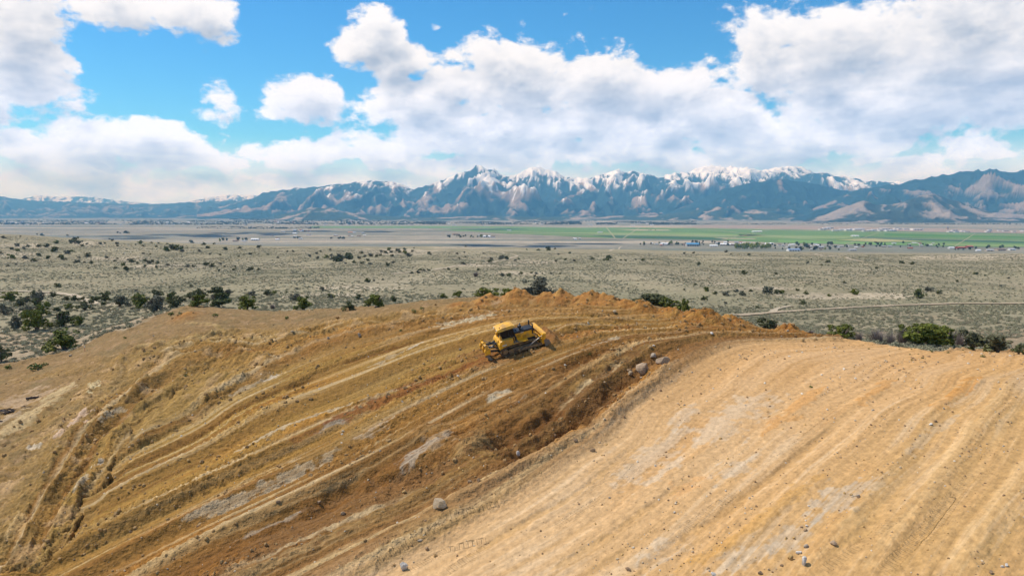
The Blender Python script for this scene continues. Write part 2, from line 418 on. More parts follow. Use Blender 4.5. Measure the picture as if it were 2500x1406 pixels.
COLR = np.zeros(GX.shape + (3,))
zc_x = [-1, .8, 2.0, 3.0, 5, 7, 8.4, 9.6, 10.3, 10.95, 12, 13, 14, 15, 17]
zc = np.array([(.225,.15,.072),(.235,.15,.068),(.265,.165,.062),(.30,.19,.068),(.32,.195,.062),(.315,.18,.056),(.235,.12,.040),(.195,.094,.033),(.25,.137,.056),(.53,.36,.205),(.56,.38,.218),(.54,.35,.182),(.515,.335,.168),(.49,.32,.158),(.49,.32,.158)])
pz = PSI + .35 * fbm(psi_n * 1.2, S_ * .04, 3, 61)
for c in range(3): COLR[..., c] = np.interp(pz, zc_x, zc[:, c])
def blend(col, w):
    w = np.clip(w, 0, 1)[..., None]
    COLR[...] = COLR * (1 - w) + np.array(col) * w
st1 = fbm(psi_n * 3.3, S_ * .022, 4, 63, .6); st2 = fbm(psi_n * 9.0, S_ * .028, 4, 65, .65); st3 = fbm(psi_n * 1.4, S_ * .05, 3, 67)
blend((.50,.36,.19), core * sstep(st1, .18, .75) * .75)
blend((.22,.105,.034), core * sstep(-st1, .20, .80) * .70)
blend((.40,.19,.05), core * sstep(st3, .25, .9) * .45)
blend((.31,.20,.078), core * sstep(-st3, .20, .8) * .55)
# bench faces get darker brown, with their shade put into the colour, the benches themselves are packed and pale
face = sstep(fr, .66, .74) * (1 - sstep(fr, .94, 1.0))
blend((.235,.125,.042), core * face * .5)
blend((.53,.40,.235), core * (sstep(fr, .50, .60) * (1 - sstep(fr, .62, .69))) * sstep(vnoise(S_ * .07, np.floor(psi_n) * 5.1, 68), -.25, .35) * .75)
blend((.56,.465,.36), right * sstep(st3 + .4 * st2, .10, .85) * .40)
blend((.50,.29,.125), right * sstep(-st3 + .4 * st2, .18, .9) * .50)
blend((.60,.44,.28), right * sstep(st2, .15, .8) * .35)
blend((.45,.29,.135), right * sstep(-st2, .25, .9) * .35)
blend((.53,.31,.135), right * sstep(GY, 48, 66) * .5)
blend((.30,.145,.05), core * sstep(GY, 76, 90) * sstep(PSI, 2.2, 4) * .6)
blend((.20,.14,.066), left * sstep(fbm(GX * .22, GY * .22, 3, 170), .05, .6) * .8); blend((.34,.22,.12), left * sstep(fbm(GX * .6, GY * .6, 3, 171), .2, .8) * .6); blend((.16,.10,.05), left * sstep(fbm(GX * 1.6, GY * 1.6, 3, 172), .25, .8) * .6)
blend((.44,.29,.15), olive * sstep(fbm(GX * .3, GY * .3, 3, 69), .25, .8) * .8)
blend((.185,.12,.048), olive * sstep(fbm(GX * .5, GY * .5, 3, 70), .15, .7) * .6)

# ---- single features read from the photograph: (kind, path, half width m, height m, colour, strength)
PALE = (.45,.36,.24); GREY = (.37,.30,.22); LGREY = (.535,.455,.37); DARK = (.15,.066,.022); RED = (.235,.095,.034); PINK = (.50,.36,.26); ORG = (.50,.245,.07); WHT = (.54,.46,.35)
FEAT = [
 ([(-60,1000),(60,972),(155,950)], 3.2, -.15, (.37,.26,.16), .8), ([(-40,1045),(30,1022),(70,1000)], 1.6, 0, (.44,.34,.23), .8),
 ([(1045,800),(1150,785),(1240,764)], 1.5, 0, (.52,.45,.31), .9), ([(1250,742),(1180,752)], .5, 0, PALE, .8),
 ([(1450,850),(1485,840),(1520,827)], .62, 0, PALE, 1), ([(1186,992),(1215,980),(1240,968)], .85, 0, PALE, 1),
 ([(985,868),(1032,845)], .32, 0, WHT, .9), ([(900,905),(985,868)], .5, 0, PALE, .6), ([(640,938),(705,913)], .6, 0, WHT, .9), ([(560,975),(640,938)], .4, 0, PALE, .6),
 ([(782,1066),(815,1045),(852,1024)], .8, 0, GREY, 1), ([(560,1128),(700,1050),(860,995)], .42, .06, PALE, .8), ([(860,995),(1060,925)], .35, .05, PALE, .5),
 ([(440,1300),(600,1225),(740,1160),(860,1095)], .5, .05, PALE, .75), ([(860,1095),(960,1035)], .6, 0, (.46,.36,.25), .7), ([(560,1345),(640,1300),(740,1248)], .55, .05, GREY, .9),
 ([(150,1085),(185,1040),(215,1008)], 1.1, .1, PINK, .9), ([(250,1042),(300,1010)], .8, .1, PALE, .8), ([(60,1106),(98,1095)], .9, .1, WHT, .7), ([(120,1125),(140,1110)], .5, .05, WHT, .6),
 ([(212,1165),(250,1140)], .9, .1, WHT, .9), ([(180,1230),(215,1175)], .6, 0, PALE, .8), ([(215,970),(245,930)], .7, .1, (.50,.41,.24), .9), ([(20,1350),(60,1260)], .8, 0, (.52,.36,.18), .6),
 ([(975,1160),(1030,1115),(1110,1065)], 1.15, .25, GREY, .85), ([(690,1140),(750,1125)], .4, 0, PALE, .5), ([(1255,1000),(1290,985)], .6, 0, (.46,.33,.20), .9), ([(660,885),(700,880)], .5, 0, PALE, .4),
 ([(800,1045),(930,985),(1060,928),(1190,882),(1300,862)], 1.0, -.22, RED, .9), ([(690,1110),(800,1045)], .8, -.15, RED, .6), ([(1330,845),(1450,812),(1560,795)], 1.0, -.1, RED, .6),
 ([(720,1250),(900,1180),(1080,1150),(1190,1110)], 1.2, -.3, (.22,.105,.036), .8), ([(1150,1125),(1250,1085),(1350,1040),(1440,975),(1530,908),(1600,862)], 2.3, -.62, (.17,.088,.034), 1),
 ([(1180,1110),(1290,1050),(1380,990)], .7, -.5, DARK, .75), ([(1220,1150),(1340,1080),(1430,1010)], .5, -.3, DARK, .6), ([(1100,1140),(1190,1062)], .7, .55, (.36,.225,.10), .8),
 ([(980,1090),(1150,1048),(1290,965),(1400,900)], .9, .4, (.36,.21,.085), .6), ([(1340,930),(1480,862)], .8, -.35, DARK, .6), ([(820,895),(905,868),(1000,842)], .5, -.35, DARK, .7),
 ([(1080,805),(1000,838),(930,862)], .5, .25, None, 0), ([(700,958),(760,925),(850,880)], .6, -.3, (.22,.12,.04), .7), ([(440,1040),(560,965),(640,910)], .6, -.4, (.20,.12,.042), .8), ([(470,1010),(580,930)], .5, .25, (.44,.28,.12), .7),
 ([(1010,1275),(1200,1190),(1330,1120),(1440,1060)], .55, .38, (.40,.245,.115), .8), ([(900,1330),(1010,1275)], .5, .25, (.40,.25,.12), .6), ([(1450,1055),(1560,970),(1640,900)], .5, .3, (.40,.24,.11), .7),
 ([(1500,1190),(1580,1130),(1680,1040)], 1.6, 0, LGREY, .55), ([(1700,1090),(1790,1020),(1900,955)], 1.8, 0, LGREY, .5), ([(1640,1050),(1700,985)], 1.0, 0, LGREY, .5), ([(1980,1270),(2070,1200),(2160,1160)], 1.3, 0, (.47,.405,.335), .7), ([(1880,1360),(1980,1270)], .8, 0, (.47,.405,.335), .6), ([(1720,1400),(1900,1335)], .9, 0, LGREY, .55),
 ([(2330,1010),(2200,1120)], .5, 0, LGREY, .6), ([(1740,1180),(1850,1110)], 1.0, 0, LGREY, .6), ([(1540,1400),(1700,1310)], .8, 0, LGREY, .5), ([(1640,1210),(1700,1170)], 1.0, 0, (.58,.34,.16), .6),
 ([(1860,1065),(1930,1010),(2010,945)], .7, .10, ORG, .5), ([(2280,1010),(2350,950),(2400,920)], .6, .1, ORG, .7), ([(2080,1000),(2180,930)], .5, .1, ORG, .5),
 ([(2010,1370),(2120,1260),(2230,1120),(2330,990)], .55, -.13, (.44,.285,.12), .35), ([(1950,1404),(2060,1300),(2180,1150),(2310,975)], .4, .10, (.60,.43,.24), .35), ([(2180,1404),(2300,1240),(2420,1080),(2500,980)], .6, -.09, (.45,.29,.125), .35), ([(2100,1404),(2240,1230),(2370,1060),(2480,930)], .45, .09, (.62,.45,.26), .35),
 ([(2330,1404),(2440,1230),(2500,1130)], .5, .09, (.60,.43,.24), .35), ([(2400,1404),(2490,1250)], .5, -.08, (.44,.285,.12), .35), ([(1540,1404),(1760,1260),(1900,1150),(2040,1040)], .35, -.12, (.47,.29,.13), .6), ([(1330,1404),(1500,1300),(1660,1190)], .3, -.12, (.50,.32,.15), .6), ([(1150,1360),(1400,1210),(1560,1085)], .3, -.12, (.47,.30,.14), .6), ([(1650,1404),(1850,1285),(2010,1160)], .5, .1, (.52,.30,.10), .6),
 ([(110,1404),(200,1270),(280,1140),(345,1030),(470,925)], .9, -.35, (.30,.19,.075), .5), ([(0,1075),(60,1028),(120,983),(172,940)], 1.5, .12, (.42,.31,.165), .95), ([(30,1085),(110,1020),(190,945)], 1.0, -.2, (.20,.135,.055), .7),
 ([(560,1390),(720,1300),(860,1235),(990,1180),(1150,1125)], 2.4, -.5, (.20,.108,.045), .9), ([(1020,1130),(1180,1060),(1300,990),(1400,930),(1500,868)], 1.0, .3, (.27,.15,.055), .6), ([(1250,1130),(1370,1060),(1470,985),(1560,915)], 1.1, -.35, (.14,.062,.021), .85), ([(1190,1135),(1300,1100)], 1.0, -.3, (.15,.068,.024), .7),  # dark soil of the cut, the shade of its wall painted in as well
 ([(1180,760),(1330,748),(1480,752)], .7, -.3, DARK, .55), ([(1540,905),(1600,885),(1645,868)], 1.3, -.25, (.33,.175,.07), .6),
 ([(1350,815),(1450,790),(1560,780)], .5, .3, (.38,.22,.10), .5), ([(1400,775),(1550,768)], .5, .25, (.30,.16,.055), .5), ([(1000,812),(1150,775),(1250,760)], .45, -.2, RED, .5),
 ([(300,860),(400,845),(500,830),(545,815),(520,795),(450,790)], .5, .15, (.42,.29,.13), .6), ([(330,880),(440,862),(520,845),(555,825),(535,800)], .4, -.15, (.26,.17,.06), .6)]
jit = np.clip(fbm(S_ * .33, PSI * 3, 3, 71), -.6, .6); st4 = fbm(GX * .9, GY * .9, 3, 72)
for (poly, hw, hh, col, stg) in FEAT:
    m, d, sg, t, ln = path_dist(poly, hw * 3.2)
    ed = np.clip(np.minimum(t, 1 - t) * ln / (1.2 + hw), 0, 1)
    hwj = hw * (1 + .55 * jit[m])
    prof = (1 - sstep(d, hwj * .35, hwj * 1.7)) * ed
    if hh: H[m] += prof * hh * (1 + .25 * jit[m])
    if col is not None:
        wcol = sstep(1.1 - d / hwj + .55 * st2[m] + .75 * st4[m] - .7 * (1 - sstep(ed, 0, .9)), .15, .55) * stg * np.clip(.85 + .4 * st2[m], .4, 1) * (d < hw * 2.6)
        COLR[m] = COLR[m] * (1 - wcol[:, None]) + np.array(col) * wcol[:, None]
# ---- heaps of pushed soil along the crest: (px, py of the foot, width m, depth m, height m)
HEAPS = [(1190,742,5,3,1.2),(1262,738,5.5,3,1.9),(1335,738,4.5,3,1.3),(1372,738,4.5,3,1.7),(1445,742,6,3.2,1.6),(1480,745,5,3,1.4),(1530,752,4.5,3,1.2),(1570,762,5,3,1.5),(1640,775,5,3,1.3),(1720,790,7,3.5,2.0),(1790,797,5.5,3,1.3),(1925,818,3.6,2.4,1.3),(1120,752,4,2.5,.7),(455,775,4.5,3,.8),(1420,757,2.5,1.6,.6),(1165,760,3,2,.5),(1680,803,4,2.5,.6)]
heap_n = fbm(GX * .8, GY * .8, 4, 73)
HM = np.zeros_like(GX)
for (px, py, wd, dp, hh) in HEAPS:
    w = pix_on_base(px, py, 60)
    if not w: w = pix_on_base(px, py + 6, 60)
    r = ((GX - w[0]) / (wd * .40)) ** 2 + ((GY - w[1]) / (dp * .70)) ** 2
    e = np.exp(-r * (1 + .25 * heap_n)); HM = np.maximum(HM, e * hh * .88)
H += HM * (1 + .30 * heap_n) + np.clip(HM, 0, 1) * .10 * fbm(GX * 1.9, GY * 1.9, 3, 75)
hm = np.clip(HM * 1.6, 0, 1)
blend((.34,.16,.05), hm * .85); blend((.44,.25,.085), hm * sstep(heap_n, .1, .7) * .7); blend((.24,.10,.033), hm * sstep(-heap_n, .15, .7) * .6)
# ---- natural ground outside the rim
sand = np.stack([.32 + 0 * GX, .245 + 0 * GX, .155 + 0 * GX], -1) * (1 + .25 * fbm(GX * .25, GY * .25, 4, 77))[..., None]
sand = sand * (1 - .25 * sstep(GX, 10, 30))[..., None]
COLR = sand * (1 - PIT[..., None]) + COLR * PIT[..., None]
HN = .10 * fbm(GX * .5, GY * .5, 3, 79) + .10 * fbm(GX * .11, GY * .11, 2, 80)
H = H * PIT + HN * (1 - PIT)
H *= 1 - sstep(GY, 128, 140)
lip = np.exp(-((DR - 1.0) / 1.1) ** 2) * .22 * (1 - np.clip(HM, 0, 1)); H += lip * (1 + fbm(GX * .6, GY * .6, 2, 82)) * (1 - sstep(GY, 126, 138))
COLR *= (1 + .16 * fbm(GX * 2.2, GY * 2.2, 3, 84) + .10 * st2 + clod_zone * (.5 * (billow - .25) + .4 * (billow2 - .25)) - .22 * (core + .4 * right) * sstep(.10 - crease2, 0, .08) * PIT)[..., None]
COLR *= (1 - .15 * core * PIT - .10 * right * PIT)[..., None]
lum = (COLR @ np.array([.3, .6, .1]))[..., None]; COLR = np.where(PIT[..., None] > .3, lum + (1.05 + .04 * core[..., None]) * (COLR - lum), COLR)
COLR *= 1 - (right * PIT)[..., None] * np.array((.0, .055, .17))
COLR = np.clip(COLR, .012, .8)

# ---- the bulldozer's stand: the ground under its tracks is levelled to one plane
DZ_YAW = R(17)
dzw = pix_on_base(1262, 858)
DZX, DZY = dzw
fx, fy = math.cos(DZ_YAW), math.sin(DZ_YAW)
def bz(x, y): return float(base_z(np.array([x / y]), np.array([float(y)]))[0])
zc0 = bz(DZX, DZY); e_ = 2.0
gf = (bz(DZX + fx * e_, DZY + fy * e_) - bz(DZX - fx * e_, DZY - fy * e_)) / (2 * e_)
gl_ = (bz(DZX - fy * e_, DZY + fx * e_) - bz(DZX + fy * e_, DZY - fx * e_)) / (2 * e_)
DZZ = zc0 + .30
lx = (GX - DZX) * fx + (GY - DZY) * fy; ly = -(GX - DZX) * fy + (GY - DZY) * fx
plane = DZZ + gf * lx + gl_ * ly
wx = 1 - sstep(np.abs(lx + .3), 3.6, 6.5); wy = 1 - sstep(np.abs(ly), 1.9, 3.8)
pw = wx * wy
GZ2 = GZ + H
GZ2 = GZ2 * (1 - pw) + (plane + .03 * fbm(GX * 2, GY * 2, 3, 86)) * pw
wb = np.exp(-((lx - 3.75) / .62) ** 2) * (1 - sstep(np.abs(ly), 1.7, 2.4)); GZ2 += wb * (.62 + .5 * billow)
wr = np.exp(-((np.abs(ly) - 2.15) / .38) ** 2) * sstep(lx, -13, -9) * (1 - sstep(lx, 2.6, 3.8)); GZ2 += wr * (.10 + .34 * billow)
fresh = np.clip(wb + wr * .8, 0, 1)[..., None] * .8; COLR = COLR * (1 - fresh) + np.array((.26,.125,.045)) * fresh            # soil rolling ahead of the blade
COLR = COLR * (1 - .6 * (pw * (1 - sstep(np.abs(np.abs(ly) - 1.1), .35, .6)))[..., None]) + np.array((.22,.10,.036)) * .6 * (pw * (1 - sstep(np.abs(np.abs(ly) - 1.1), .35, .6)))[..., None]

# ---- track prints: strips whose cross bars the material draws in fine relief: (path, offset m)
PR = np.zeros(GX.shape + (3,))
trail = (1 - sstep(np.abs(np.abs(ly) - 1.0), .24, .30)) * sstep(lx, -15, -12) * (1 - sstep(lx, -2.6, -2.2))
PR[..., 0] = ly; PR[..., 1] = lx * (trail > 0); PR[..., 2] = trail; GZ2 -= trail * .05
PRINTS = [[(985,1404),(1090,1345),(1200,1318)],[(1080,1404),(1150,1362),(1206,1322)],[(900,1400),(1000,1345),(1090,1290)],[(900,1360),(985,1328)],[(1075,1280),(1145,1262),(1230,1235)],
 [(1500,1200),(1560,1130)],[(1120,1020),(1270,1000)],[(1230,1030),(1350,960)],[(2000,1404),(2100,1330),(2190,1270)],[(2150,1404),(2260,1290),(2330,1200)],[(600,1180),(720,1120),(840,1060)],[(560,1300),(740,1200),(860,1130)],[(1330,752),(1480,742)],[(1330,800),(1500,770)],[(1240,745),(1360,735)],[(880,1240),(980,1200)],
 [(1660,1300),(1800,1200)],[(1900,1120),(2050,1000)],[(1420,1210),(1550,1110)],[(1350,1290),(1480,1210)],[(2250,1330),(2380,1150)]]
for i, poly in enumerate(PRINTS):
    m, d, sg, t, ln = path_dist(poly, 1.0)
    w_ = (1 - sstep(d, .24, .32)) * sstep(np.minimum(t, 1 - t) * ln, 0, .5)
    cur = PR[m]; b = w_ > cur[:, 2]
    cur[b] = np.stack([d[b] * sg[b], (t * ln)[b], w_[b]], -1); PR[m] = cur
    GZ2[m] -= w_ * .03 * PIT[m]
def pit_lookup(arr, a, Y):
    fi = (np.log(Y) - ll[0]) / (ll[1] - ll[0]); fj = (a - aa[0]) / (aa[1] - aa[0])
    i0 = np.clip(np.floor(fi).astype(int), 0, NR - 2); j0 = np.clip(np.floor(fj).astype(int), 0, NC - 2)
    ti = np.clip(fi - i0, 0, 1); tj = np.clip(fj - j0, 0, 1)
    return arr[i0, j0] * (1-ti) * (1-tj) + arr[i0+1, j0] * ti * (1-tj) + arr[i0, j0+1] * (1-ti) * tj + arr[i0+1, j0+1] * ti * tj

# ------------------------------------------------------------------ the wide ground: sagebrush benches, then the valley floor
NC2, NR2 = 560, 520
YB0, YB1 = 139.0, 22000.0
a2 = np.linspace(-1.5, 1.5, NC2); l2 = np.linspace(math.log(YB0), math.log(YB1), NR2)
A2, L2 = np.meshgrid(a2, l2)
BY = np.exp(L2); BX = A2 * BY
def far_z(a, Y):
    z = base_z(np.clip(a, -1.3, 1.3), np.minimum(Y, 3900.0))
    rel = (1 - sstep(np.log(Y), math.log(1200), math.log(2600))) * sstep(Y, 140, 300)
    X = a * Y
    return z + rel * (2.2 * fbm(X * .006, Y * .0035, 4, 91) + .5 * fbm(X * .03, Y * .02, 3, 93))
BZ = far_z(A2, BY)
BZ[0] -= .15
def far_lookup(a, Y):
    fi = (np.log(Y) - l2[0]) / (l2[1] - l2[0]); fj = (a - a2[0]) / (a2[1] - a2[0])
    i0 = np.clip(np.floor(fi).astype(int), 0, NR2 - 2); j0 = np.clip(np.floor(fj).astype(int), 0, NC2 - 2)
    ti = np.clip(fi - i0, 0, 1); tj = np.clip(fj - j0, 0, 1)
    return BZ[i0, j0] * (1-ti) * (1-tj) + BZ[i0+1, j0] * ti * (1-tj) + BZ[i0, j0+1] * (1-ti) * tj + BZ[i0+1, j0+1] * ti * tj
def ground_z(X, Y):
    X = np.asarray(X, float); Y = np.asarray(Y, float)
    a = X / Y
    return np.where((Y < 140.5) & (np.abs(a) < .975), pit_lookup(GZ2, a, np.minimum(Y, 141)), far_lookup(a, np.maximum(Y, 139.2)))
def gz1(x, y): return float(ground_z(np.array([x]), np.array([y]))[0])
_hitY = np.exp(np.linspace(math.log(24), math.log(9000), 5200))
def hit(px, py, y0=24.0):
    """first ground point seen at a photo pixel"""
    a, s = ray(px, py)
    Y = _hitY[_hitY >= y0]
    d = ground_z(a * Y, Y) - (CAMZ + s * Y)
    k = int(np.argmax(d > 0))
    if d[k] <= 0:
        return None
    return a * Y[k], Y[k], CAMZ + s * Y[k]

BC = np.zeros(BX.shape + (3,))
def bmix(col, w):
    w = np.clip(w, 0, 1)[..., None]; BC[...] = BC * (1 - w) + np.array(col) * w
BC[...] = (.29,.25,.16)
n_a = fbm(BX * .010, BY * .006, 4, 95); n_b = fbm(BX * .05, BY * .03, 3, 96)
bmix((.235,.21,.13), sstep(n_a, .05, .7) * .8); bmix((.33,.28,.19), sstep(-n_a, .1, .7) * .6); bmix((.29,.22,.145), sstep(n_b, .2, .8) * .4)
# pale sandy washes: (px, py, half width px, half height px)
WASH = [(290,632,110,6),(430,650,130,6),(60,600,80,6),(215,595,40,7),(880,700,130,9),(780,720,110,8),(1260,668,70,6),(1200,648,90,5),(1300,640,60,5),(2330,628,120,8),(2450,624,90,8),(2050,722,160,9),(1860,705,120,6),(1750,692,90,5),(1130,604,80,4),(1500,600,30,4),(240,740,60,5),(60,760,90,10),(120,718,50,3),(960,615,120,8),(30,620,60,8)]
for (px, py, hx, hy) in WASH:
    w = hit(px, py, 100)
    if not w: continue
    a0, s0 = ray(px, py); sl = (BZ - CAMZ) / BY
    dy = (sl - s0) * F / hy; dx = (A2 - a0) * F / hx
    near = sstep(-np.abs(np.log(BY / w[1])), -.5, -.3)
    bmix((.46,.375,.265), near * sstep(1.15 - (dx * dx + dy * dy) + .9 * n_b + .5 * n_a, .1, .8) * .85)
vf = sstep(np.log(BY), math.log(1500), math.log(2500))
bmix((.25,.225,.175), vf)
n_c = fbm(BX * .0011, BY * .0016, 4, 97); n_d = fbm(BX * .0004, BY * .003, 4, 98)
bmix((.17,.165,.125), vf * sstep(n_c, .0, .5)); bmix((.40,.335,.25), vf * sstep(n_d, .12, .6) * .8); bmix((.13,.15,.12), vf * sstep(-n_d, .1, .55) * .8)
bmix((.10,.125,.10), vf * sstep(BY, 9000, 11500) * sstep(n_c + n_d, -.2, .3) * .7)  # far floor darkened like wooded land, cloud shade put into the colour
BC = np.clip(BC * (1 + .12 * n_b)[..., None], .02, .8)

# ------------------------------------------------------------------ ground materials
def earth_material():
    m, gg, b = new_mat('graded_earth')
    col = gg.n('ShaderNodeAttribute', attribute_name='Col').outputs['Color']
    pr = gg.n('ShaderNodeAttribute', attribute_name='prints').outputs['Vector']
    pos = gg.n('ShaderNodeNewGeometry').outputs['Position']
    n1 = gg.noise(pos, 1.5, 3.5, .66); n2 = gg.noise(pos, 5.0, 2.0, .6); n3 = gg.noise(pos, .7, 4.0, .6)
    k = gg.m('ADD', gg.m('MULTIPLY', gg.m('SUBTRACT', n1, .5), .8), gg.m('MULTIPLY', gg.m('SUBTRACT', n2, .5), .7))
    k = gg.m('MULTIPLY_ADD', k, gg.m('MULTIPLY_ADD', gg.sep(gg.n('ShaderNodeAttribute', attribute_name='soil').outputs['Vector'])[0], .6, .4), 1.0)
    c = gg.mix(1.0, col, gg.comb(k, k, k), 'MULTIPLY')
    vo = gg.n('ShaderNodeTexVoronoi', feature='F1'); gg.put(vo.inputs['Vector'], pos); gg.put(vo.inputs['Scale'], 4.2)
    grit = gg.m('MULTIPLY', gg.smooth(vo.outputs['Distance'], .16, .08), gg.smooth(n3, .48, .62))      # small lumps and pebbles
    vcol = gg.mix(gg.sep(vo.outputs['Color'])[0], (.20,.12,.06,1), (.52,.42,.29,1))
    c = gg.mix(gg.m('MULTIPLY', grit, .75), c, vcol)
    gg.put(b.inputs['Base Color'], c); b.inputs['Roughness'].default_value = .95; b.inputs['Specular IOR Level'].default_value = .12
    px_, py_, pm = gg.sep(pr)
    bars = gg.m('SINE', gg.m('MULTIPLY', py_, 2 * math.pi / .27))
    bars = gg.m('MULTIPLY', gg.smooth(bars, -.35, .5), pm)
    hgt = gg.m('ADD', gg.m('MULTIPLY', n1, .30), gg.m('MULTIPLY', n2, .10))
    sr = gg.sep(gg.n('ShaderNodeAttribute', attribute_name='soil').outputs['Vector'])[0]
    hgt = gg.m('MULTIPLY', hgt, sr)
    hgt = gg.m('ADD', hgt, gg.m('MULTIPLY', bars, .045)); hgt = gg.m('ADD', hgt, gg.m('MULTIPLY', grit, .03))
    bp = gg.n('ShaderNodeBump'); bp.inputs['Strength'].default_value = 1.0; bp.inputs['Distance'].default_value = 1.0
    gg.put(bp.inputs['Height'], hgt); m.node_tree.links.new(bp.outputs[0], b.inputs['Normal'])
    return m
def scrub_material():
    m, gg, b = new_mat('scrub_ground')
    col = gg.n('ShaderNodeAttribute', attribute_name='Col').outputs['Color']
    pos = gg.n('ShaderNodeNewGeometry').outputs['Position']
    x, y, z = gg.sep(pos)
    yn = gg.smooth(y, 1400.0, 2600.0, 1.0, 0.0)
    n1 = gg.noise(pos, .55, 5.0, .7); n2 = gg.noise(pos, .11, 4.0, .6); n3 = gg.noise(gg.v('MULTIPLY', pos, (1, .35, 1)), .012, 5.0, .6)
    sp = gg.m('MULTIPLY', gg.smooth(n1, .50, .60), yn)                      # shrub cover too far off to be told apart
    c = gg.mix(gg.m('MULTIPLY', sp, .7), col, (.19,.175,.105,1))
    k = gg.m('ADD', gg.m('MULTIPLY', gg.m('SUBTRACT', n2, .5), .5), gg.m('MULTIPLY', gg.m('SUBTRACT', n3, .5), .7))
    k = gg.m('ADD', k, 1.0)
    c = gg.mix(1.0, c, gg.comb(k, k, k), 'MULTIPLY')
    gg.put(b.inputs['Base Color'], c); b.inputs['Roughness'].default_value = 1.0; b.inputs['Specular IOR Level'].default_value = .05
    bp = gg.n('ShaderNodeBump'); bp.inputs['Strength'].default_value = .6; bp.inputs['Distance'].default_value = 1.0
    gg.put(bp.inputs['Height'], gg.m('MULTIPLY', sp, .5)); m.node_tree.links.new(bp.outputs[0], b.inputs['Normal'])
    return m
M_EARTH = earth_material(); M_SCRUB = scrub_material()
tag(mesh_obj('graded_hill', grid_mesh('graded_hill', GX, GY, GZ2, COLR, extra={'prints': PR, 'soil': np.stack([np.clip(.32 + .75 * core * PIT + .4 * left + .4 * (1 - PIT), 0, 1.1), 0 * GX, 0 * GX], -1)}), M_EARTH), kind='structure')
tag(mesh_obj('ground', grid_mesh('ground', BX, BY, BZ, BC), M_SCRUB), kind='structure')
# the valley goes on behind and beside the photographer
me = bpy.data.meshes.new('valley_floor')
Q = 33500.0
me.from_pydata([(-Q,-11500,-.8),(Q,-11500,-.8),(Q,32500,-.8),(-Q,32500,-.8)], [], [(0,1,2,3)])
at = me.attributes.new('Col', 'FLOAT_COLOR', 'POINT'); at.data.foreach_set('color', [.27,.235,.165,1] * 4)
tag(mesh_obj('valley_floor', me, M_SCRUB), kind='structure')

# ------------------------------------------------------------------ mountains
def mountain_material():
    m, gg, b = new_mat('mountain_side')
    col = gg.n('ShaderNodeAttribute', attribute_name='Col').outputs['Color']
    pos = gg.n('ShaderNodeNewGeometry').outputs['Position']
    n = gg.noise(pos, .006, 6.0, .7); n2 = gg.noise(pos, .03, 4.0, .6)
    k = gg.m('ADD', gg.m('MULTIPLY', gg.m('SUBTRACT', n, .5), .8), gg.m('MULTIPLY_ADD', gg.m('SUBTRACT', n2, .5), .5, 1.0))
    gg.put(b.inputs['Base Color'], gg.mix(1.0, col, gg.comb(k, k, k), 'MULTIPLY')); b.inputs['Roughness'].default_value = 1.0
    b.inputs['Specular IOR Level'].default_value = .05
    bp = gg.n('ShaderNodeBump'); bp.inputs['Strength'].default_value = .6; bp.inputs['Distance'].default_value = 1.0
    gg.put(bp.inputs['Height'], gg.m('ADD', gg.m('MULTIPLY', n, 120.0), gg.m('MULTIPLY', n2, 22.0))); m.node_tree.links.new(bp.outputs[0], b.inputs['Normal'])
    return m
M_MTN = mountain_material()
def mountain(name, poly, Yf, Yc, nc, nr, snow=(2, 3), rock=.5, spur=1500., seed=0, rough=.16, forest=(.022,.050,.055), soil=(.30,.235,.19), power=1.25, soft=0.0):
    pa = np.array([ray(*p)[0] for p in poly]); pz = np.array([max(ray(*p)[1] * Yc + CAMZ, 5.) for p in poly])
    a = np.linspace(pa[0], pa[-1], nc); t = np.linspace(-.04, 1.35, nr)
    Aq, T = np.meshgrid(a, t)
    Yq = Yf + (Yc - Yf) * T; Xq = Aq * Yq
    Hc = np.interp(a, pa, pz)
    kk = max(3, nc // 160) | 1
    Hc = np.convolve(np.pad(Hc, kk // 2, 'edge'), np.ones(kk) / kk, 'valid')[None]
    u = Aq * Yc
    wv = fbm(u / spur * .5, Yq / spur * .5, 3, seed + 4) * .6
    sp = ridged(u / spur + wv, T * .7 + wv * .5, 3, seed + 1)
    tw = np.clip(T, 0, 1)
    te = np.clip(tw + (sp - .75) * .30 * (tw * (1 - tw) * 4), 0, 1)
    prof = te ** power
    prof = np.where(T > 1, np.clip(1 - (T - 1) * 1.1, 0, 1), prof)
    n1 = ridged(Xq / (spur * .62) + wv, Yq / (spur * .95) + wv, 5, seed + 9, .5)
    n2 = ridged(Xq / (spur * .17) + wv, Yq / (spur * .30), 4, seed + 15, .5)
    env = np.sin(np.clip(T, 0, 1) * math.pi * .92 + .12) * np.clip(T * 6, 0, 1)
    Hc = (Hc - CAMZ) * np.clip(Yq / Yc, 0, 1) + CAMZ
    Z = Hc * prof + Hc * rough * ((n1 - .8) * env + .6 * (n2 - .8) * np.clip(T * 4, 0, 1) * np.clip((1.15 - T) * 2.5, .12, 1))
    Z = np.where(T < .0, -2.0, np.maximum(Z, -2.0))
    # ground cover: dark conifers with haze blue put into their colour, bare granite and scree on the spurs, snow above
    gul = n1 - .8 + .6 * (n2 - .8)
    cn = fbm(Xq / 900., Yq / 1300., 5, seed + 21, .6)
    C = np.zeros(Z.shape + (3,)); C[...] = forest
    bare = np.clip(sstep(gul * .9 + cn * .8 + (rock - .5) * 2.0, .05, .45), 0, 1)
    C = C * (1 - bare[..., None]) + np.array(soil) * bare[..., None]
    hs_ = Z / 1300.0
    sn = sstep(hs_ + .16 * cn + .26 * gul + .30 * fbm(Xq / 110., Yq / 600., 3, seed + 25, .65), snow[0], snow[1])
    C = C * (1 - sn[..., None]) + np.array((.86,.87,.90)) * sn[..., None]
    tag(mesh_obj(name, grid_mesh(name, Xq, Yq, Z, C), M_MTN), kind='structure')
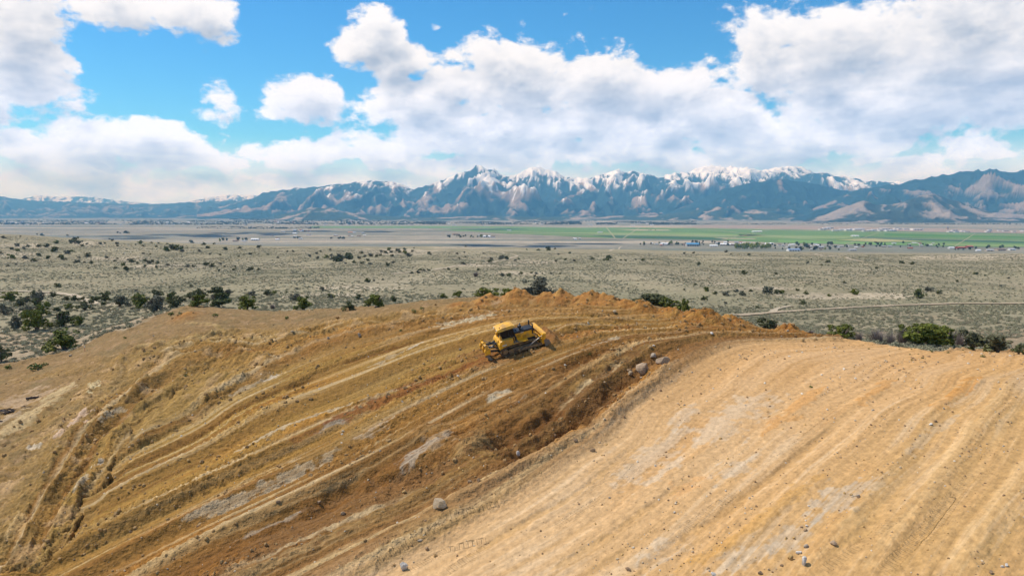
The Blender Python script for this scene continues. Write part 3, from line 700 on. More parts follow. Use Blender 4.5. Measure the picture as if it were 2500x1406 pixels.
mountain('far_range', [(-420,496),(-300,486),(-150,480),(0,484),(40,487),(95,476),(140,480),(200,478),(250,483),(330,494),(420,500),(470,489),(520,480),(560,475),(640,477),(760,490),(900,510)], 25500, 29500, 320, 60, (.40,.60), .35, 1800, 11)
mountain('left_hills', [(-900,484),(-400,470),(-120,470),(0,479),(60,488),(200,494),(330,499),(420,496),(520,491),(620,489),(700,486),(800,500),(900,515)], 15500, 21000, 420, 90, (3,4), .35, 1700, 23, .16, (.030,.060,.070), (.24,.21,.18), 1.6)
mountain('snowy_range', [(480,520),(560,500),(610,486),(640,470),(700,462),(780,455),(850,448),(920,440),(960,445),(1010,462),(1060,448),(1110,428),(1140,414),(1168,399),(1200,412),(1240,434),(1260,427),(1305,407),(1350,418),(1400,434),(1430,438),(1480,424),(1510,417),(1560,420),(1600,429),(1650,425),(1690,414),(1740,407),(1790,412),(1850,419),(1900,412),(1950,408),(2000,418),(2050,430),(2120,441),(2200,446),(2300,450),(2500,455),(2800,452),(3300,440)], 13300, 19500, 820, 170, (.68,.86), .46, 2600, 37, .20)
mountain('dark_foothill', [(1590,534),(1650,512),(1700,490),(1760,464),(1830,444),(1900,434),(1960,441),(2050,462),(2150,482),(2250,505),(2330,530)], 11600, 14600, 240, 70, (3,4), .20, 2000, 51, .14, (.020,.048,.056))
mountain('right_range', [(1930,534),(1990,505),(2040,482),(2100,460),(2160,449),(2200,446),(2240,436),(2300,426),(2360,418),(2415,411),(2450,415),(2500,415),(2600,420),(2750,410),(2950,425),(3200,415),(3600,430)], 9300, 13600, 520, 120, (3,4), .38, 2000, 67, .17, (.022,.050,.056), (.25,.21,.185))
mountain('bare_foothill', [(1960,540),(2010,526),(2060,506),(2110,490),(2140,500),(2180,500),(2230,484),(2280,473),(2320,486),(2380,506),(2440,520),(2520,526),(2600,518),(2700,500),(2850,515),(3000,530)], 8400, 10300, 300, 70, (3,4), .60, 1500, 83, .20, (.040,.058,.050), (.29,.245,.21), 1.1)
mountain('low_foothill', [(640,538),(700,520),(760,505),(820,512),(880,524),(980,529),(1100,530),(1200,526),(1300,530),(1450,528),(1600,526),(1680,515),(1750,505),(1800,515),(1880,508),(1950,520),(2000,534)], 11200, 12900, 420, 46, (3,4), .5, 1500, 95, .16, (.04,.065,.05), (.33,.27,.22), 1.2)

# ------------------------------------------------------------------ the air of the valley
me = bpy.data.meshes.new('haze')
zb, zt = -3.0, 1750.0
bm = bmesh.new()
bmesh.ops.create_cube(bm, size=2.0)
for v in bm.verts: v.co = (v.co.x * 34500.0, -12500.0 if v.co.y < 0 else 33500.0, zb if v.co.z < 0 else zt)
bm.to_mesh(me); bm.free()
hz = bpy.data.materials.new('haze'); hz.use_nodes = True; hz.node_tree.nodes.clear()
hg = NG(hz.node_tree)
pv = hg.n('ShaderNodeVolumePrincipled'); ho = hg.n('ShaderNodeOutputMaterial')
pv.inputs['Color'].default_value = (.19,.56,1.0,1); pv.inputs['Absorption Color'].default_value = (.9,.9,.9,1); pv.inputs['Density'].default_value = 5.4e-5; pv.inputs['Anisotropy'].default_value = 0.0
hz.node_tree.links.new(pv.outputs[0], ho.inputs['Volume'])
tag(mesh_obj('haze', me, hz), kind='stuff')

# ------------------------------------------------------------------ cumulus overhead (out of the picture) whose shadows lie on the valley
def cloud_material():
    m, gg, b = new_mat('cumulus'); b.inputs['Base Color'].default_value = (.9,.9,.92,1); b.inputs['Roughness'].default_value = 1
    return m
M_CLD = cloud_material()
def cloud(px, py, wx, wy, hgt, seed):
    """a cumulus whose shadow falls on the ground point seen at (px, py)"""
    w = hit(px, py, 100)
    if not w: return
    rnd = random.Random(seed)
    k = (hgt - w[2]) / SUN_V.z
    c = Vector((w[0], w[1], w[2])) + SUN_V * k
    bm = bmesh.new()
    for i in range(20):
        r = rnd.uniform(.06, .27)
        x = rnd.uniform(-1, 1); y = rnd.uniform(-1, 1)
        if x * x + y * y > 1: continue
        q_ = bmesh.ops.create_icosphere(bm, subdivisions=2, radius=1.0)
        for v in q_['verts']:
            n = v.co.normalized()
            f = 1 + .22 * math.sin(n.x * 5 + i) * math.sin(n.y * 6 + 2 * i) + .12 * math.sin(n.z * 13 + i) * math.sin(n.x * 11)
            v.co = Vector((x * wx + n.x * r * wx * f, y * wy + n.y * r * wy * f, max(n.z * f, -.12) * r * min(wx, wy) * .8))
    me = bpy.data.meshes.new('cloud'); bm.to_mesh(me); bm.free()
    for p in me.polygons: p.use_smooth = True
    o = mesh_obj('cloud', me, M_CLD); o.location = c
    tag(o, kind='structure')
cloud(330, 578, 420, 380, 2350, 2)
cloud(560, 573, 300, 420, 2350, 3)
cloud(1330, 599, 330, 190, 2250, 4)
cloud(820, 566, 420, 350, 2500, 6)

# ------------------------------------------------------------------ dirt roads
M_ROAD = simple_mat('road_dirt', (.36,.285,.195), .95, spec=.1, mott=.25, scale=.3)
M_TRAIL = simple_mat('trail_sand', (.42,.345,.245), .95, spec=.1, mott=.2, scale=.3)
ROADPTS = []
def road(name, poly, width, mat, y0=95):
    P = [hit(px, py, y0) for (px, py) in poly]; P = [Vector((p[0], p[1], 0)) for p in P if p]
    pts = []
    for i in range(len(P) - 1):
        n = max(2, int((P[i+1] - P[i]).length / 2.5))
        p0, p1, p2, p3 = P[max(i-1, 0)], P[i], P[i+1], P[min(i+2, len(P)-1)]
        for k in range(n):
            t = k / n
            pts.append(.5 * ((2*p1) + (p2-p0)*t + (2*p0-5*p1+4*p2-p3)*t*t + (3*p1-p0-3*p2+p3)*t**3))
    pts.append(P[-1])
    vs_, fs = [], []
    for i, p in enumerate(pts):
        d = (pts[min(i+1, len(pts)-1)] - pts[max(i-1, 0)]); d.normalize(); nn = Vector((-d.y, d.x, 0))
        w = width * (.5 + .08 * math.sin(i * .7) + .05 * math.sin(i * 1.9))
        for s in (-1, -.45, 0, .45, 1):
            q = p + nn * s * w; vs_.append((q.x, q.y, gz1(q.x, q.y) + .22 + (.05 if abs(s) == 1 else (-.03 if abs(s) == .45 else .02))))
        if i:
            for s in range(4): a = (i-1)*5 + s; fs.append((a, a+1, a+6, a+5))
    ROADPTS.extend((p.x, p.y, width) for p in pts)
    me = bpy.data.meshes.new(name); me.from_pydata(vs_, [], fs)
    tag(mesh_obj(name, me, mat), kind='structure')
road('dirt_road', [(1800,771),(1900,763),(2000,756),(2100,750.5),(2200,746),(2300,743),(2400,742),(2520,742),(2700,744)], 3.8, M_ROAD)
road('dirt_trail', [(1885,764),(1893,757),(1904,753),(1935,748)], 2.0, M_TRAIL)
road('dirt_trail', [(-40,711),(60,712),(140,716),(178,722),(205,733),(228,744)], 3.2, M_TRAIL)
road('dirt_trail', [(960,669),(1040,661),(1100,652),(1150,645),(1200,641),(1235,634),(1262,625),(1230,618),(1200,612)], 3.5, M_TRAIL)
road('dirt_trail', [(1490,613),(1512,606),(1530,602)], 5, M_TRAIL)
road('dirt_trail', [(1990,620),(2050,628),(2105,639)], 3.5, M_TRAIL)
road('dirt_trail', [(2138,642),(2190,650)], 2.4, M_TRAIL)
road('dirt_trail', [(640,658),(740,654),(800,656)], 3.0, M_TRAIL)

def off_road(X, Y):
    """true where no road or trail passes"""
    ok = np.ones(len(X), bool); R_ = np.array(ROADPTS)
    for k in range(0, len(R_), 2):
        m = (np.abs(X - R_[k, 0]) < 9) & (np.abs(Y - R_[k, 1]) < 9)
        if m.any(): ok[m] &= np.hypot(X[m] - R_[k, 0], Y[m] - R_[k, 1]) > R_[k, 2] * .5 + 1.0
    return ok

# ------------------------------------------------------------------ plants
def leaf_material(name, c0, c1, c2):
    m, gg, b = new_mat(name)
    rnd = gg.n('ShaderNodeObjectInfo').outputs['Random']
    pos = gg.n('ShaderNodeTexCoord').outputs['Object']
    n = gg.noise(pos, 1.6, 4.0, .6); n2 = gg.noise(pos, 9.0, 2.0, .5)
    c = gg.mix(rnd, (*c0, 1), (*c1, 1)); c = gg.mix(gg.smooth(n, .45, .68), c, (*c2, 1))
    k = gg.m('MULTIPLY_ADD', n2, 1.0, .5)
    gg.put(b.inputs['Base Color'], gg.mix(1.0, c, gg.comb(k, k, k), 'MULTIPLY'))
    b.inputs['Roughness'].default_value = .8; b.inputs['Specular IOR Level'].default_value = .12
    return m
M_JUN = leaf_material('juniper_foliage', (.085,.100,.036), (.110,.110,.060), (.140,.145,.045))
M_JUNG = leaf_material('grey_juniper_foliage', (.115,.120,.080), (.135,.132,.098), (.16,.16,.112))
M_JUNY = leaf_material('olive_juniper_foliage', (.125,.140,.024), (.110,.130,.026), (.19,.19,.036))
M_SAGE = leaf_material('sagebrush_foliage', (.285,.275,.175), (.245,.235,.15), (.34,.325,.215))
M_SAGED = leaf_material('dark_sage_foliage', (.24,.225,.145), (.26,.23,.15), (.29,.265,.175))
M_TWIG = leaf_material('dead_twigs', (.20,.165,.150), (.25,.20,.175), (.29,.25,.22))
M_WEED = leaf_material('weed_foliage', (.10,.125,.035), (.075,.12,.02), (.15,.155,.06))
M_TOWN = leaf_material('town_tree_foliage', (.050,.075,.040), (.075,.085,.055), (.095,.105,.060))
M_SPRING = leaf_material('spring_tree_foliage', (.24,.26,.055), (.20,.24,.05), (.30,.30,.07))
M_BARK = simple_mat('bark', (.17,.13,.10), .9, mott=.3, scale=6)

def leaf_mesh(name, lumps, n, size, seed, flat=.75, mat=None, droop=.0):
    """a crown: n leaf sprays spread through the shells of overlapping lumps (x, y, z, rx, ry, rz)"""
    rnd = np.random.RandomState(seed)
    vol = np.array([l[3] * l[4] * l[5] for l in lumps]) ** .7; pick = rnd.choice(len(lumps), n, p=vol / vol.sum())
    L = np.array(lumps)[pick]
    d = rnd.normal(size=(n, 3)); d /= np.linalg.norm(d, axis=1)[:, None]
    r = rnd.uniform(.45, 1.06, n) ** .6
    r *= 1 + .18 * np.sin(d[:, 0] * 6 + seed) * np.sin(d[:, 1] * 7 + seed * 2) * np.sin(d[:, 2] * 5)
    c = L[:, :3] + d * L[:, 3:] * r[:, None]
    c[:, 2] = np.maximum(c[:, 2], size * .3)
    nrm = d * (1 - flat * .3) + rnd.normal(size=(n, 3)) * .55 + np.array([0, 0, .35]); nrm /= np.linalg.norm(nrm, axis=1)[:, None]
    t = np.cross(nrm, rnd.normal(size=(n, 3))); t /= np.linalg.norm(t, axis=1)[:, None]; bt = np.cross(nrm, t)
    sz = size * rnd.uniform(.6, 1.45, n)[:, None]
    k = rnd.uniform(.45, .9, (n, 1))
    v = np.stack([c - t * sz, c - bt * sz * k + nrm * sz * .15, c + t * sz * 1.1, c + bt * sz * k - nrm * sz * .2], 1).reshape(-1, 3)
    me = bpy.data.meshes.new(name)
    me.from_pydata(v.tolist(), [], [(4*i, 4*i+1, 4*i+2, 4*i+3) for i in range(n)])
    if mat: me.materials.append(mat)
    return me
def tube(bm, pts, rads, seg=6):
    prev = None
    for i, (p, r) in enumerate(zip(pts, rads)):
        p = Vector(p)
        d = (Vector(pts[min(i+1, len(pts)-1)]) - Vector(pts[max(i-1, 0)])).normalized()
        u = d.orthogonal().normalized(); w = d.cross(u)
        if prev is not None:
            u = (pu - d * pu.dot(d)).normalized() if (pu - d * pu.dot(d)).length > 1e-4 else u; w = d.cross(u)
        pu = u
        ring = [bm.verts.new(p + (u * math.cos(2*math.pi*k/seg) + w * math.sin(2*math.pi*k/seg)) * r) for k in range(seg)]
        if prev:
            for k in range(seg): bm.faces.new((prev[k], prev[(k+1) % seg], ring[(k+1) % seg], ring[k]))
        else: bm.faces.new(list(reversed(ring)))
        prev = ring
    bm.faces.new(prev)
def bm_mesh(name, bm, mat=None, smooth=False):
    me = bpy.data.meshes.new(name)
    bmesh.ops.recalc_face_normals(bm, faces=bm.faces)
    bm.to_mesh(me); bm.free()
    if smooth:
        for p in me.polygons: p.use_smooth = True
    if mat: me.materials.append(mat)
    return me
def juniper_lumps(seed, tall=1.0):
    rnd = random.Random(seed); l = []
    for i in range(rnd.randint(15, 20)):
        a = rnd.uniform(0, 6.28); r = rnd.uniform(.05, .42); z = rnd.uniform(.14, .78) * tall
        r *= 1.1 - .55 * abs(z / tall - .35)
        s = rnd.uniform(.08, .19) * (1.2 - z / tall * .5)
        l.append((math.cos(a) * r, math.sin(a) * r, z, s, s, s * rnd.uniform(.65, .95)))
    l.append((rnd.uniform(-.08, .08), rnd.uniform(-.08, .08),   .60 * tall, .15, .15, .18 * tall))
    l.append((0, 0, .34 * tall, .24, .24, .22 * tall))
    return l
def trunk_mesh(seed, tall=1.0):
    rnd = random.Random(seed + 50); bm = bmesh.new()
    for i in range(4):
        a = rnd.uniform(0, 6.28); s = rnd.uniform(.15, .30); h = rnd.uniform(.45, .75) * tall
        tube(bm, [(0, 0, -.06), (math.cos(a)*s*.25, math.sin(a)*s*.25, h*.3), (math.cos(a)*s*.8, math.sin(a)*s*.8, h*.7), (math.cos(a+.3)*s, math.sin(a+.3)*s, h)],
             [.042, .034, .020, .007], 5)
    return bm_mesh('trunk', bm, M_BARK)
CROWN = {}
for kind, mat in (('dark', M_JUN), ('grey', M_JUNG), ('olive', M_JUNY)):
    CROWN[kind] = [leaf_mesh('crown', juniper_lumps(s + 3, .95 + .1 * (s % 3)), 1500, .038, s, mat=mat) for s in range(4)]
TRUNK = [trunk_mesh(s) for s in range(4)]
SMALLCROWN = {k: [leaf_mesh('juniper', juniper_lumps(s + 20, .85), 300, .075, s + 20, mat=m_) for s in range(4)] for k, m_ in (('dark', M_JUN), ('grey', M_JUNG), ('olive', M_JUNY))}
def twig_mesh(seed, n=150):
    rnd = random.Random(seed); bm = bmesh.new()
    for i in range(n):
        a = rnd.uniform(0, 6.28); r = rnd.uniform(.1, .5); h = rnd.uniform(.25, .72); r0 = rnd.uniform(0, .25)
        p0 = Vector((math.cos(a)*r0*.6, math.sin(a)*r0*.6, .0)); p2 = Vector((math.cos(a)*r, math.sin(a)*r, h))
        p1 = (p0 + p2) * .5 + Vector((0, 0, .1)); w = Vector((-math.sin(a), math.cos(a), .4)) * .008
        v = [bm.verts.new(x) for x in (p0 - w, p0 + w, p1 + w, p1 - w)]; bm.faces.new(v)
        q = bm.verts.new(p2); bm.faces.new((v[3], v[2], q))
    return bm_mesh('twigs', bm, M_TWIG)
TWIG = [twig_mesh(1), twig_mesh(2)]

rng = random.Random(7)
def put_tree(px, py, wpx, kind='dark', Y=None, tall=None, full=True, up=None):
    """a juniper whose foot is seen at (px, py) and which looks wpx photo pixels wide"""
    if Y is None:
        h = hit(px, py, 95 if py < 760 else 60)
        if h is None: return None
        x, y, z = h
    else:
        a, _ = ray(px, py); x, y = a * Y, Y; z = gz1(x, y)
    w = wpx / F * y
    i = rng.randrange(4)
    tl = tall or rng.uniform(.78, 1.05)
    rz = rng.uniform(0, 6.28)
    if full:
        o = empty('juniper_tree', (x, y, z - .04)); o.rotation_euler.z = rz; o.scale = (w, w, w * tl)
        c = mesh_obj('crown', CROWN[kind][i], parent=o); t = mesh_obj('trunk', TRUNK[i], parent=o)
    else:
        o = mesh_obj('juniper_tree', SMALLCROWN[kind][i]); o.location = (x, y, z - .03); o.rotation_euler.z = rz; o.scale = (w * 1.08, w * 1.08, w * tl * 1.05)
    return o
def z2(x, y): return x / 2.976, 560 + y / 2.976
def z3(x, y): return 800 + x / 2.7778, 560 + y / 2.7778
def z4(x, y): return 1660 + x / 2.976, 560 + y / 2.976
ORD = ['first','second','third','fourth','fifth','sixth','seventh','eighth','ninth','tenth','eleventh','twelfth','thirteenth','fourteenth','fifteenth','sixteenth','seventeenth','eighteenth','nineteenth','twentieth','twenty-first','twenty-second','twenty-third','twenty-fourth','twenty-fifth','twenty-sixth','twenty-seventh','twenty-eighth']
# ---- big trees one can tell apart: (zoom frame, x, y of foot, width, kind, distance if the foot is hidden, label)
BIG = [
 (z3,1430,432,176,'grey',112,'large grey-green juniper rising behind the crest above the bulldozer',.86),
 (z3,1075,436,140,'olive',108,'low green juniper behind the crest at the left end of the soil heaps',.75),
 (z3,1235,430,100,'olive',110,'small green juniper behind the crest left of the large grey-green one',.75),
 (z3,1330,428,80,'grey',111,'thin grey juniper touching the left side of the large crest juniper',.7),
 (z3,2215,512,215,'dark',106,'broad dark juniper behind the right shoulder of the soil heaps',.62),
 (z3,2315,520,140,'olive',104,'yellow-green juniper just right of the broad dark one behind the heaps',.62),
 (z3,2425,534,62,'olive',102,'small round juniper at the right end of the trio behind the heaps',.95),
 (z4,660,716,160,'dark',98,'dark round juniper in the gap between the two brown heaps on the right',.62),
 (z4,1175,806,158,'olive',84,'pointed olive juniper alone on the right rim with bare lower branches',.90),
 (z4,1810,850,285,'olive',79,'biggest bright olive juniper on the right rim',.80),
 (z4,1945,812,190,'olive',81,'dark olive juniper joined to the right side of the biggest rim juniper',.72),
 (z4,1690,770,150,'olive',84,'ragged olive juniper behind the left side of the biggest rim juniper',.75),
 (z4,2130,818,160,'dark',80,'low brownish juniper right of the biggest rim juniper',.55),
 (z4,2310,832,190,'dark',78,'low spreading juniper near the right edge of the rim',.45),
 (z4,2465,862,80,'dark',73,'small juniper bush at the right border of the photo on the rim',.55),
 (z2,460,868,215,'olive',None,'big round olive juniper at the left edge of the graded earth',.64),
 (z2,8,965,110,'dark',None,'dark juniper cut by the left border of the photo beside the graded earth',1.1),
 (z2,270,738,160,'olive',None,'tall green juniper in the middle of the left slope group',.95),
 (z2,455,708,150,'dark',None,'dark spreading juniper right of the tall green one on the left slope',.80),
 (z2,580,700,85,'olive',None,'small olive juniper right of the spreading one on the left slope',.85),
 (z2,125,728,85,'grey',None,'grey thin juniper with bare trunk on the left slope',1.25),
 (z2,360,716,75,'olive',None,'low juniper bush between the tall green and the spreading juniper on the left slope',.6),
 (z2,200,628,118,'grey',None,'grey-green juniper behind the tall green one on the left slope',.6),
 (z2,295,632,110,'olive',None,'green juniper directly behind the tall green one on the left slope',.9),
 (z2,28,622,90,'grey',None,'grey juniper at the left border of the photo above the sagebrush slope',.8)]
TOPS = {'rising behind the crest above': 674, 'left end of the soil heaps': 698, 'small green juniper behind the crest': 698, 'thin grey juniper touching': 696, 'broad dark juniper': 709, 'yellow-green juniper just right': 724, 'small round juniper at the right': 724, 'in the gap between': 776, 'pointed olive': 787, 'biggest bright': 779, 'dark olive juniper joined': 790, 'ragged olive': 783, 'low brownish': 806, 'low spreading': 814, 'small juniper bush at the right': 838}
for (zf, x, y, w, kd, Yd, lab, tl) in BIG:
    px, py = zf(x, y)
    o = put_tree(px, py, w / (2.7778 if zf is z3 else 2.976), kd, Yd, tl)
    if o and Yd:
        tp = [v for k, v in TOPS.items() if k in lab][0]
        hgt = CAMZ + ray(px, tp)[1] * Yd - o.location.z; o.scale.z = hgt / .92; o.scale.x *= 1.5; o.scale.y *= 1.3
    elif o: o.scale = o.scale * 1.22
    if o is None: continue
    tag(o, lab, 'juniper', 'large junipers around the graded hill')
# ---- the belt of junipers behind the left rim
BELT = [(80,520,110,'olive'),(190,530,80,'dark'),(250,490,70,'dark'),(290,530,100,'grey'),(385,492,60,'dark'),(485,517,50,'dark'),(540,522,62,'dark'),(600,517,42,'dark'),(145,562,72,'dark'),(270,562,80,'dark'),(420,597,52,'dark'),(500,582,60,'olive'),(615,587,102,'dark'),(700,522,62,'dark'),(765,522,82,'dark'),(870,562,112,'grey'),(1010,572,124,'olive'),(1135,602,155,'grey'),(1145,492,82,'dark'),(1235,522,84,'olive'),(1325,527,62,'dark'),(1285,572,112,'dark'),(1430,562,130,'olive'),(1450,512,104,'dark'),(1380,502,72,'dark'),(1565,517,72,'grey'),(1590,482,124,'dark'),(1590,567,165,'dark'),(1655,477,72,'grey'),(1790,584,138,'olive'),(1940,482,72,'dark'),(2150,517,72,'grey'),(2200,584,125,'olive'),(2405,502,52,'olive'),(1830,482,60,'grey')]
BELT3 = [(150,545,84,'dark'),(280,524,60,'olive'),(340,526,124,'olive'),(205,475,52,'dark'),(450,490,62,'dark'),(885,458,62,'olive'),(780,468,52,'olive')]
n_ = {}
lst = [(z2(b[0], b[1]), b[2] / 2.976, b[3]) for b in BELT] + [(z3(b[0], b[1]), b[2] / 2.7778, b[3]) for b in BELT3]
lst.sort(key=lambda q: q[0][0])
words = {'olive': 'yellow-green', 'dark': 'dark green', 'grey': 'grey-green'}
for (p, w, kd) in lst:
    o = put_tree(p[0], p[1], w * 1.28, kd, None, rng.uniform(.55, .8))
    if o is None: continue
    k = n_.get(kd, 0); n_[kd] = k + 1
    tag(o, f"{words[kd]} juniper in the belt behind the left rim, {ORD[k]} such from left", 'juniper', 'junipers behind the left rim')
# ---- dead and leafless shrubs
for (zf, x, y, w, lab, Yd) in [(z4,1430,822,190,'purple-grey leafless shrub on the right rim left of the biggest juniper',78),(z4,1620,810,150,'brown leafless shrub against the left foot of the biggest rim juniper',80),(z4,1300,812,90,'small grey leafless shrub right of the pointed juniper on the rim',81),(z4,1530,835,110,'low brown leafless shrub in front of the purple-grey one on the rim',77),(z4,2030,822,100,'brown twiggy shrub between the biggest and the low rim junipers',79),(z4,950,800,70,'small reddish leafless shrub at the right end of the brown heaps',80),(z2,1980,578,66,'pinkish dead shrub behind the left rim',None),(z3,1005,322,72,'grey leafless shrub in a white wash on the plain',None)]:
    px, py = zf(x, y); w /= 2.9
    if Yd: a, _ = ray(px, py); X, Y = a * Yd, Yd; Z = gz1(X, Y)
    else: X, Y, Z = hit(px, py, 95)
    W_ = w / F * Y
    hs2 = W_ * .85 if not Yd else (CAMZ + ray(px, 797 if w > 40 else 805)[1] * Y - Z) / .72
    o = empty('dead_shrub', (X, Y, Z - .03)); o.scale = (W_, W_, hs2); o.rotation_euler.z = rng.uniform(0, 6)
    mesh_obj('twigs', TWIG[rng.randrange(2)], parent=o)
    tw = mesh_obj('twigs', TWIG[rng.randrange(2)], parent=o); tw.rotation_euler.z = 1.3; tw.scale = (.9, .9, .8)
    tag(o, lab, 'shrub', 'leafless shrubs')
# ---- scattered junipers on the benches, each one small in the photograph
FAR2 = [(25,65,35),(150,55,15),(270,40,15),(305,48,28),(490,48,18),(130,125,40),(80,150,30),(5,180,30),(85,215,50),(130,160,40),(175,145,30),(200,130,30),(285,130,40),(345,130,50),(390,165,60),(415,105,40),(520,165,35),(550,105,70),(595,125,30),(630,110,20),(730,110,30),(760,105,20),(285,195,40),(250,235,45),(175,215,45),(345,215,40),(450,220,55),(495,180,50),(555,245,50),(575,210,20),(640,200,45),(665,250,35),(615,245,20),(775,210,30),(795,75,20),(815,85,25),(845,110,30),(850,125,20),(920,145,15),(985,115,15),(1020,105,35),(1040,125,25),(1045,180,25),(1100,100,20),(1150,105,20),(1135,130,20),(1090,185,20),(1215,110,20),(1205,140,30),(1215,160,50),(1250,150,60),(1290,150,60),(1325,140,30),(1330,165,35),(1390,100,35),(1450,165,30),(1480,115,30),(1505,140,35),(1555,110,20),(1525,185,20),(1640,150,40),(1600,190,20),(1740,140,30),(1735,200,20),(1815,185,30),(1880,135,40),(1945,185,20),(2020,210,20),(2090,165,20),(2130,165,20),(2250,200,30),(2310,215,30),(2300,180,30),(2370,210,40),(2450,235,80),(2480,230,60),(2410,195,30),(2330,165,20),
 (900,265,35),(915,300,50),(960,240,40),(995,250,25),(850,215,20),(930,225,20),(835,235,25),(840,285,30),(645,285,20),(1055,235,35),(1080,250,40),(1105,240,30),(1150,250,30),(1215,265,35),(1135,280,35),(1050,275,30),(1320,295,25),(1360,275,35),(1400,275,30),(1485,260,35),(1500,260,40),(1545,275,40),(1600,255,25),(1630,275,20),(1590,305,25),(1700,300,30),(1710,275,25),(1815,300,55),(1880,298,25),(115,260,20),(60,270,25),(500,265,15),(530,320,15),(420,420,52),(985,450,25),(1255,472,45),(1385,420,30),(1990,467,40),(2010,520,30),(2160,435,25),(2345,445,50),(2200,345,20),(2080,460,25),(775,472,45),(745,552,40)]
FAR3 = [(25,470,45),(575,300,30),(610,298,30),(630,280,30),(655,282,25),(685,282,28),(405,250,40),(445,230,30),(235,235,35),(290,240,30),(120,235,25),(180,230,30),(270,215,30),(210,200,30),(85,215,70),(60,220,50),(130,205,70),(30,205,40),(20,140,20),(145,190,50),(230,165,30),(250,190,30),(290,185,40),(330,190,30),(365,155,30),(355,180,25),(395,165,30),(415,145,35),(430,160,30),(470,150,40),(440,185,30),(485,160,30),(520,140,30),(525,170,40),(545,185,50),(575,155,25),(585,130,15),(700,175,25),(685,170,30),(880,170,22),(925,160,15),(935,190,18),(895,200,15),(935,120,15),(1060,165,15),(815,275,25),(788,270,15),(880,275,25),(920,240,35),(1020,280,25),(1095,225,40),(1110,210,30),(1180,205,50),(1215,205,40),(1270,215,25),(1295,205,20),(1350,140,15),(1430,145,25),(1500,145,45),(1545,135,20),(1565,172,15),(1640,165,25),(1550,220,25),(1610,210,25),(1675,220,25),(1660,265,15),(1790,205,35),(1900,212,60),(1990,212,20),(2020,215,25),(2090,208,15),(2140,215,30),(2195,205,15),(2385,245,12),(2420,165,20),(2480,165,20),(1310,305,30),(1185,320,35),(1230,320,40),(1385,300,25),(1415,305,25),(1515,305,20),(1575,305,20),(1455,300,15),(265,360,45),(315,352,20),(375,345,20),(2490,380,15),(2420,412,20)]
FAR4 = [(35,572,72),(110,405,25),(195,450,50),(255,472,40),(175,515,50),(335,482,58),(335,542,35),(415,457,42),(445,482,55),(510,452,35),(625,468,92),(700,467,62),(745,467,52),(850,447,35),(910,472,42),(890,547,52),(565,572,30),(1080,487,35),(1260,474,62),(1195,392,30),(1350,402,15),(460,327,50),(700,327,32),(135,262,35),(30,180,20),(340,168,28),(370,182,15),(505,190,28),(955,220,15),(925,248,30),(1072,242,38),(1030,262,20),(1425,288,28),(1615,250,38),(1690,258,38),(1730,452,42),(1800,452,68),(1730,498,85),(1885,472,45),(2015,384,28),(2390,360,22),(2330,417,25),(2155,330,42),(2215,337,20),(2035,602,30)]
for lst_, zf, k_, wh in ((FAR2, z2, 2.976, 'on the left bench'), (FAR3, z3, 2.7778, 'on the middle plain'), (FAR4, z4, 2.976, 'on the right plain')):
    for (x, y, w) in lst_:
        px, py = zf(x, y)
        kd = rng.choice(['dark', 'dark', 'dark', 'grey', 'olive'] if w > 30 else ['dark', 'dark', 'grey'])
        o = put_tree(px, py, w / k_ * 1.05, kd, None, rng.uniform(.65, .95), full=False)
        if o is None: continue
        band = 'far' if o.location.y > 620 else 'middle'
        sz = 'small' if w / k_ < 11 else 'bushy'
        tag(o, f"{sz} {words[kd]} juniper {wh}, {band} band", 'juniper', f"{sz} {words[kd]} junipers {wh} {band}")

# ---- sagebrush: the plants nearest the graded hill one by one, the rest as ground cover
def sage_lumps(s):
    r_ = random.Random(s)
    return [(0, 0, .2, .3, .3, .22)] + [(r_.uniform(-.24, .24), r_.uniform(-.24, .24), r_.uniform(.12, .3), r_.uniform(.2, .32), r_.uniform(.2, .32), r_.uniform(.16, .26)) for _ in range(5)]
SAGE = [leaf_mesh('sagebrush', sage_lumps(s), 190, .062, s + 70, mat=(M_SAGE if s < 2 else M_SAGED)) for s in range(3)]
SAGE_LO = [leaf_mesh('sagebrush_cover', sage_lumps(s + 9), 26, .17, s + 90, mat=(M_SAGE if s < 2 else M_SAGED)) for s in range(3)]
nr = np.random.RandomState(3)
def in_pit(X, Y): return pit_lookup(PIT, X / Y, np.minimum(Y, 141)) * (Y < 141)
ncl = 30000
Yc_ = np.exp(nr.uniform(math.log(66), math.log(230), ncl)); Ac_ = nr.uniform(-.93, .93, ncl); Xc_ = Ac_ * Yc_
keep = (in_pit(Xc_, Yc_) < .25) & (nr.uniform(0, 1, ncl) < (Yc_ / 230) ** 1.0) & (fbm(Xc_ * .09, Yc_ * .09, 2, 12) > -.35)
keep &= off_road(Xc_, Yc_)
Xc_, Yc_ = Xc_[keep], Yc_[keep]; Zc_ = ground_z(Xc_, Yc_)
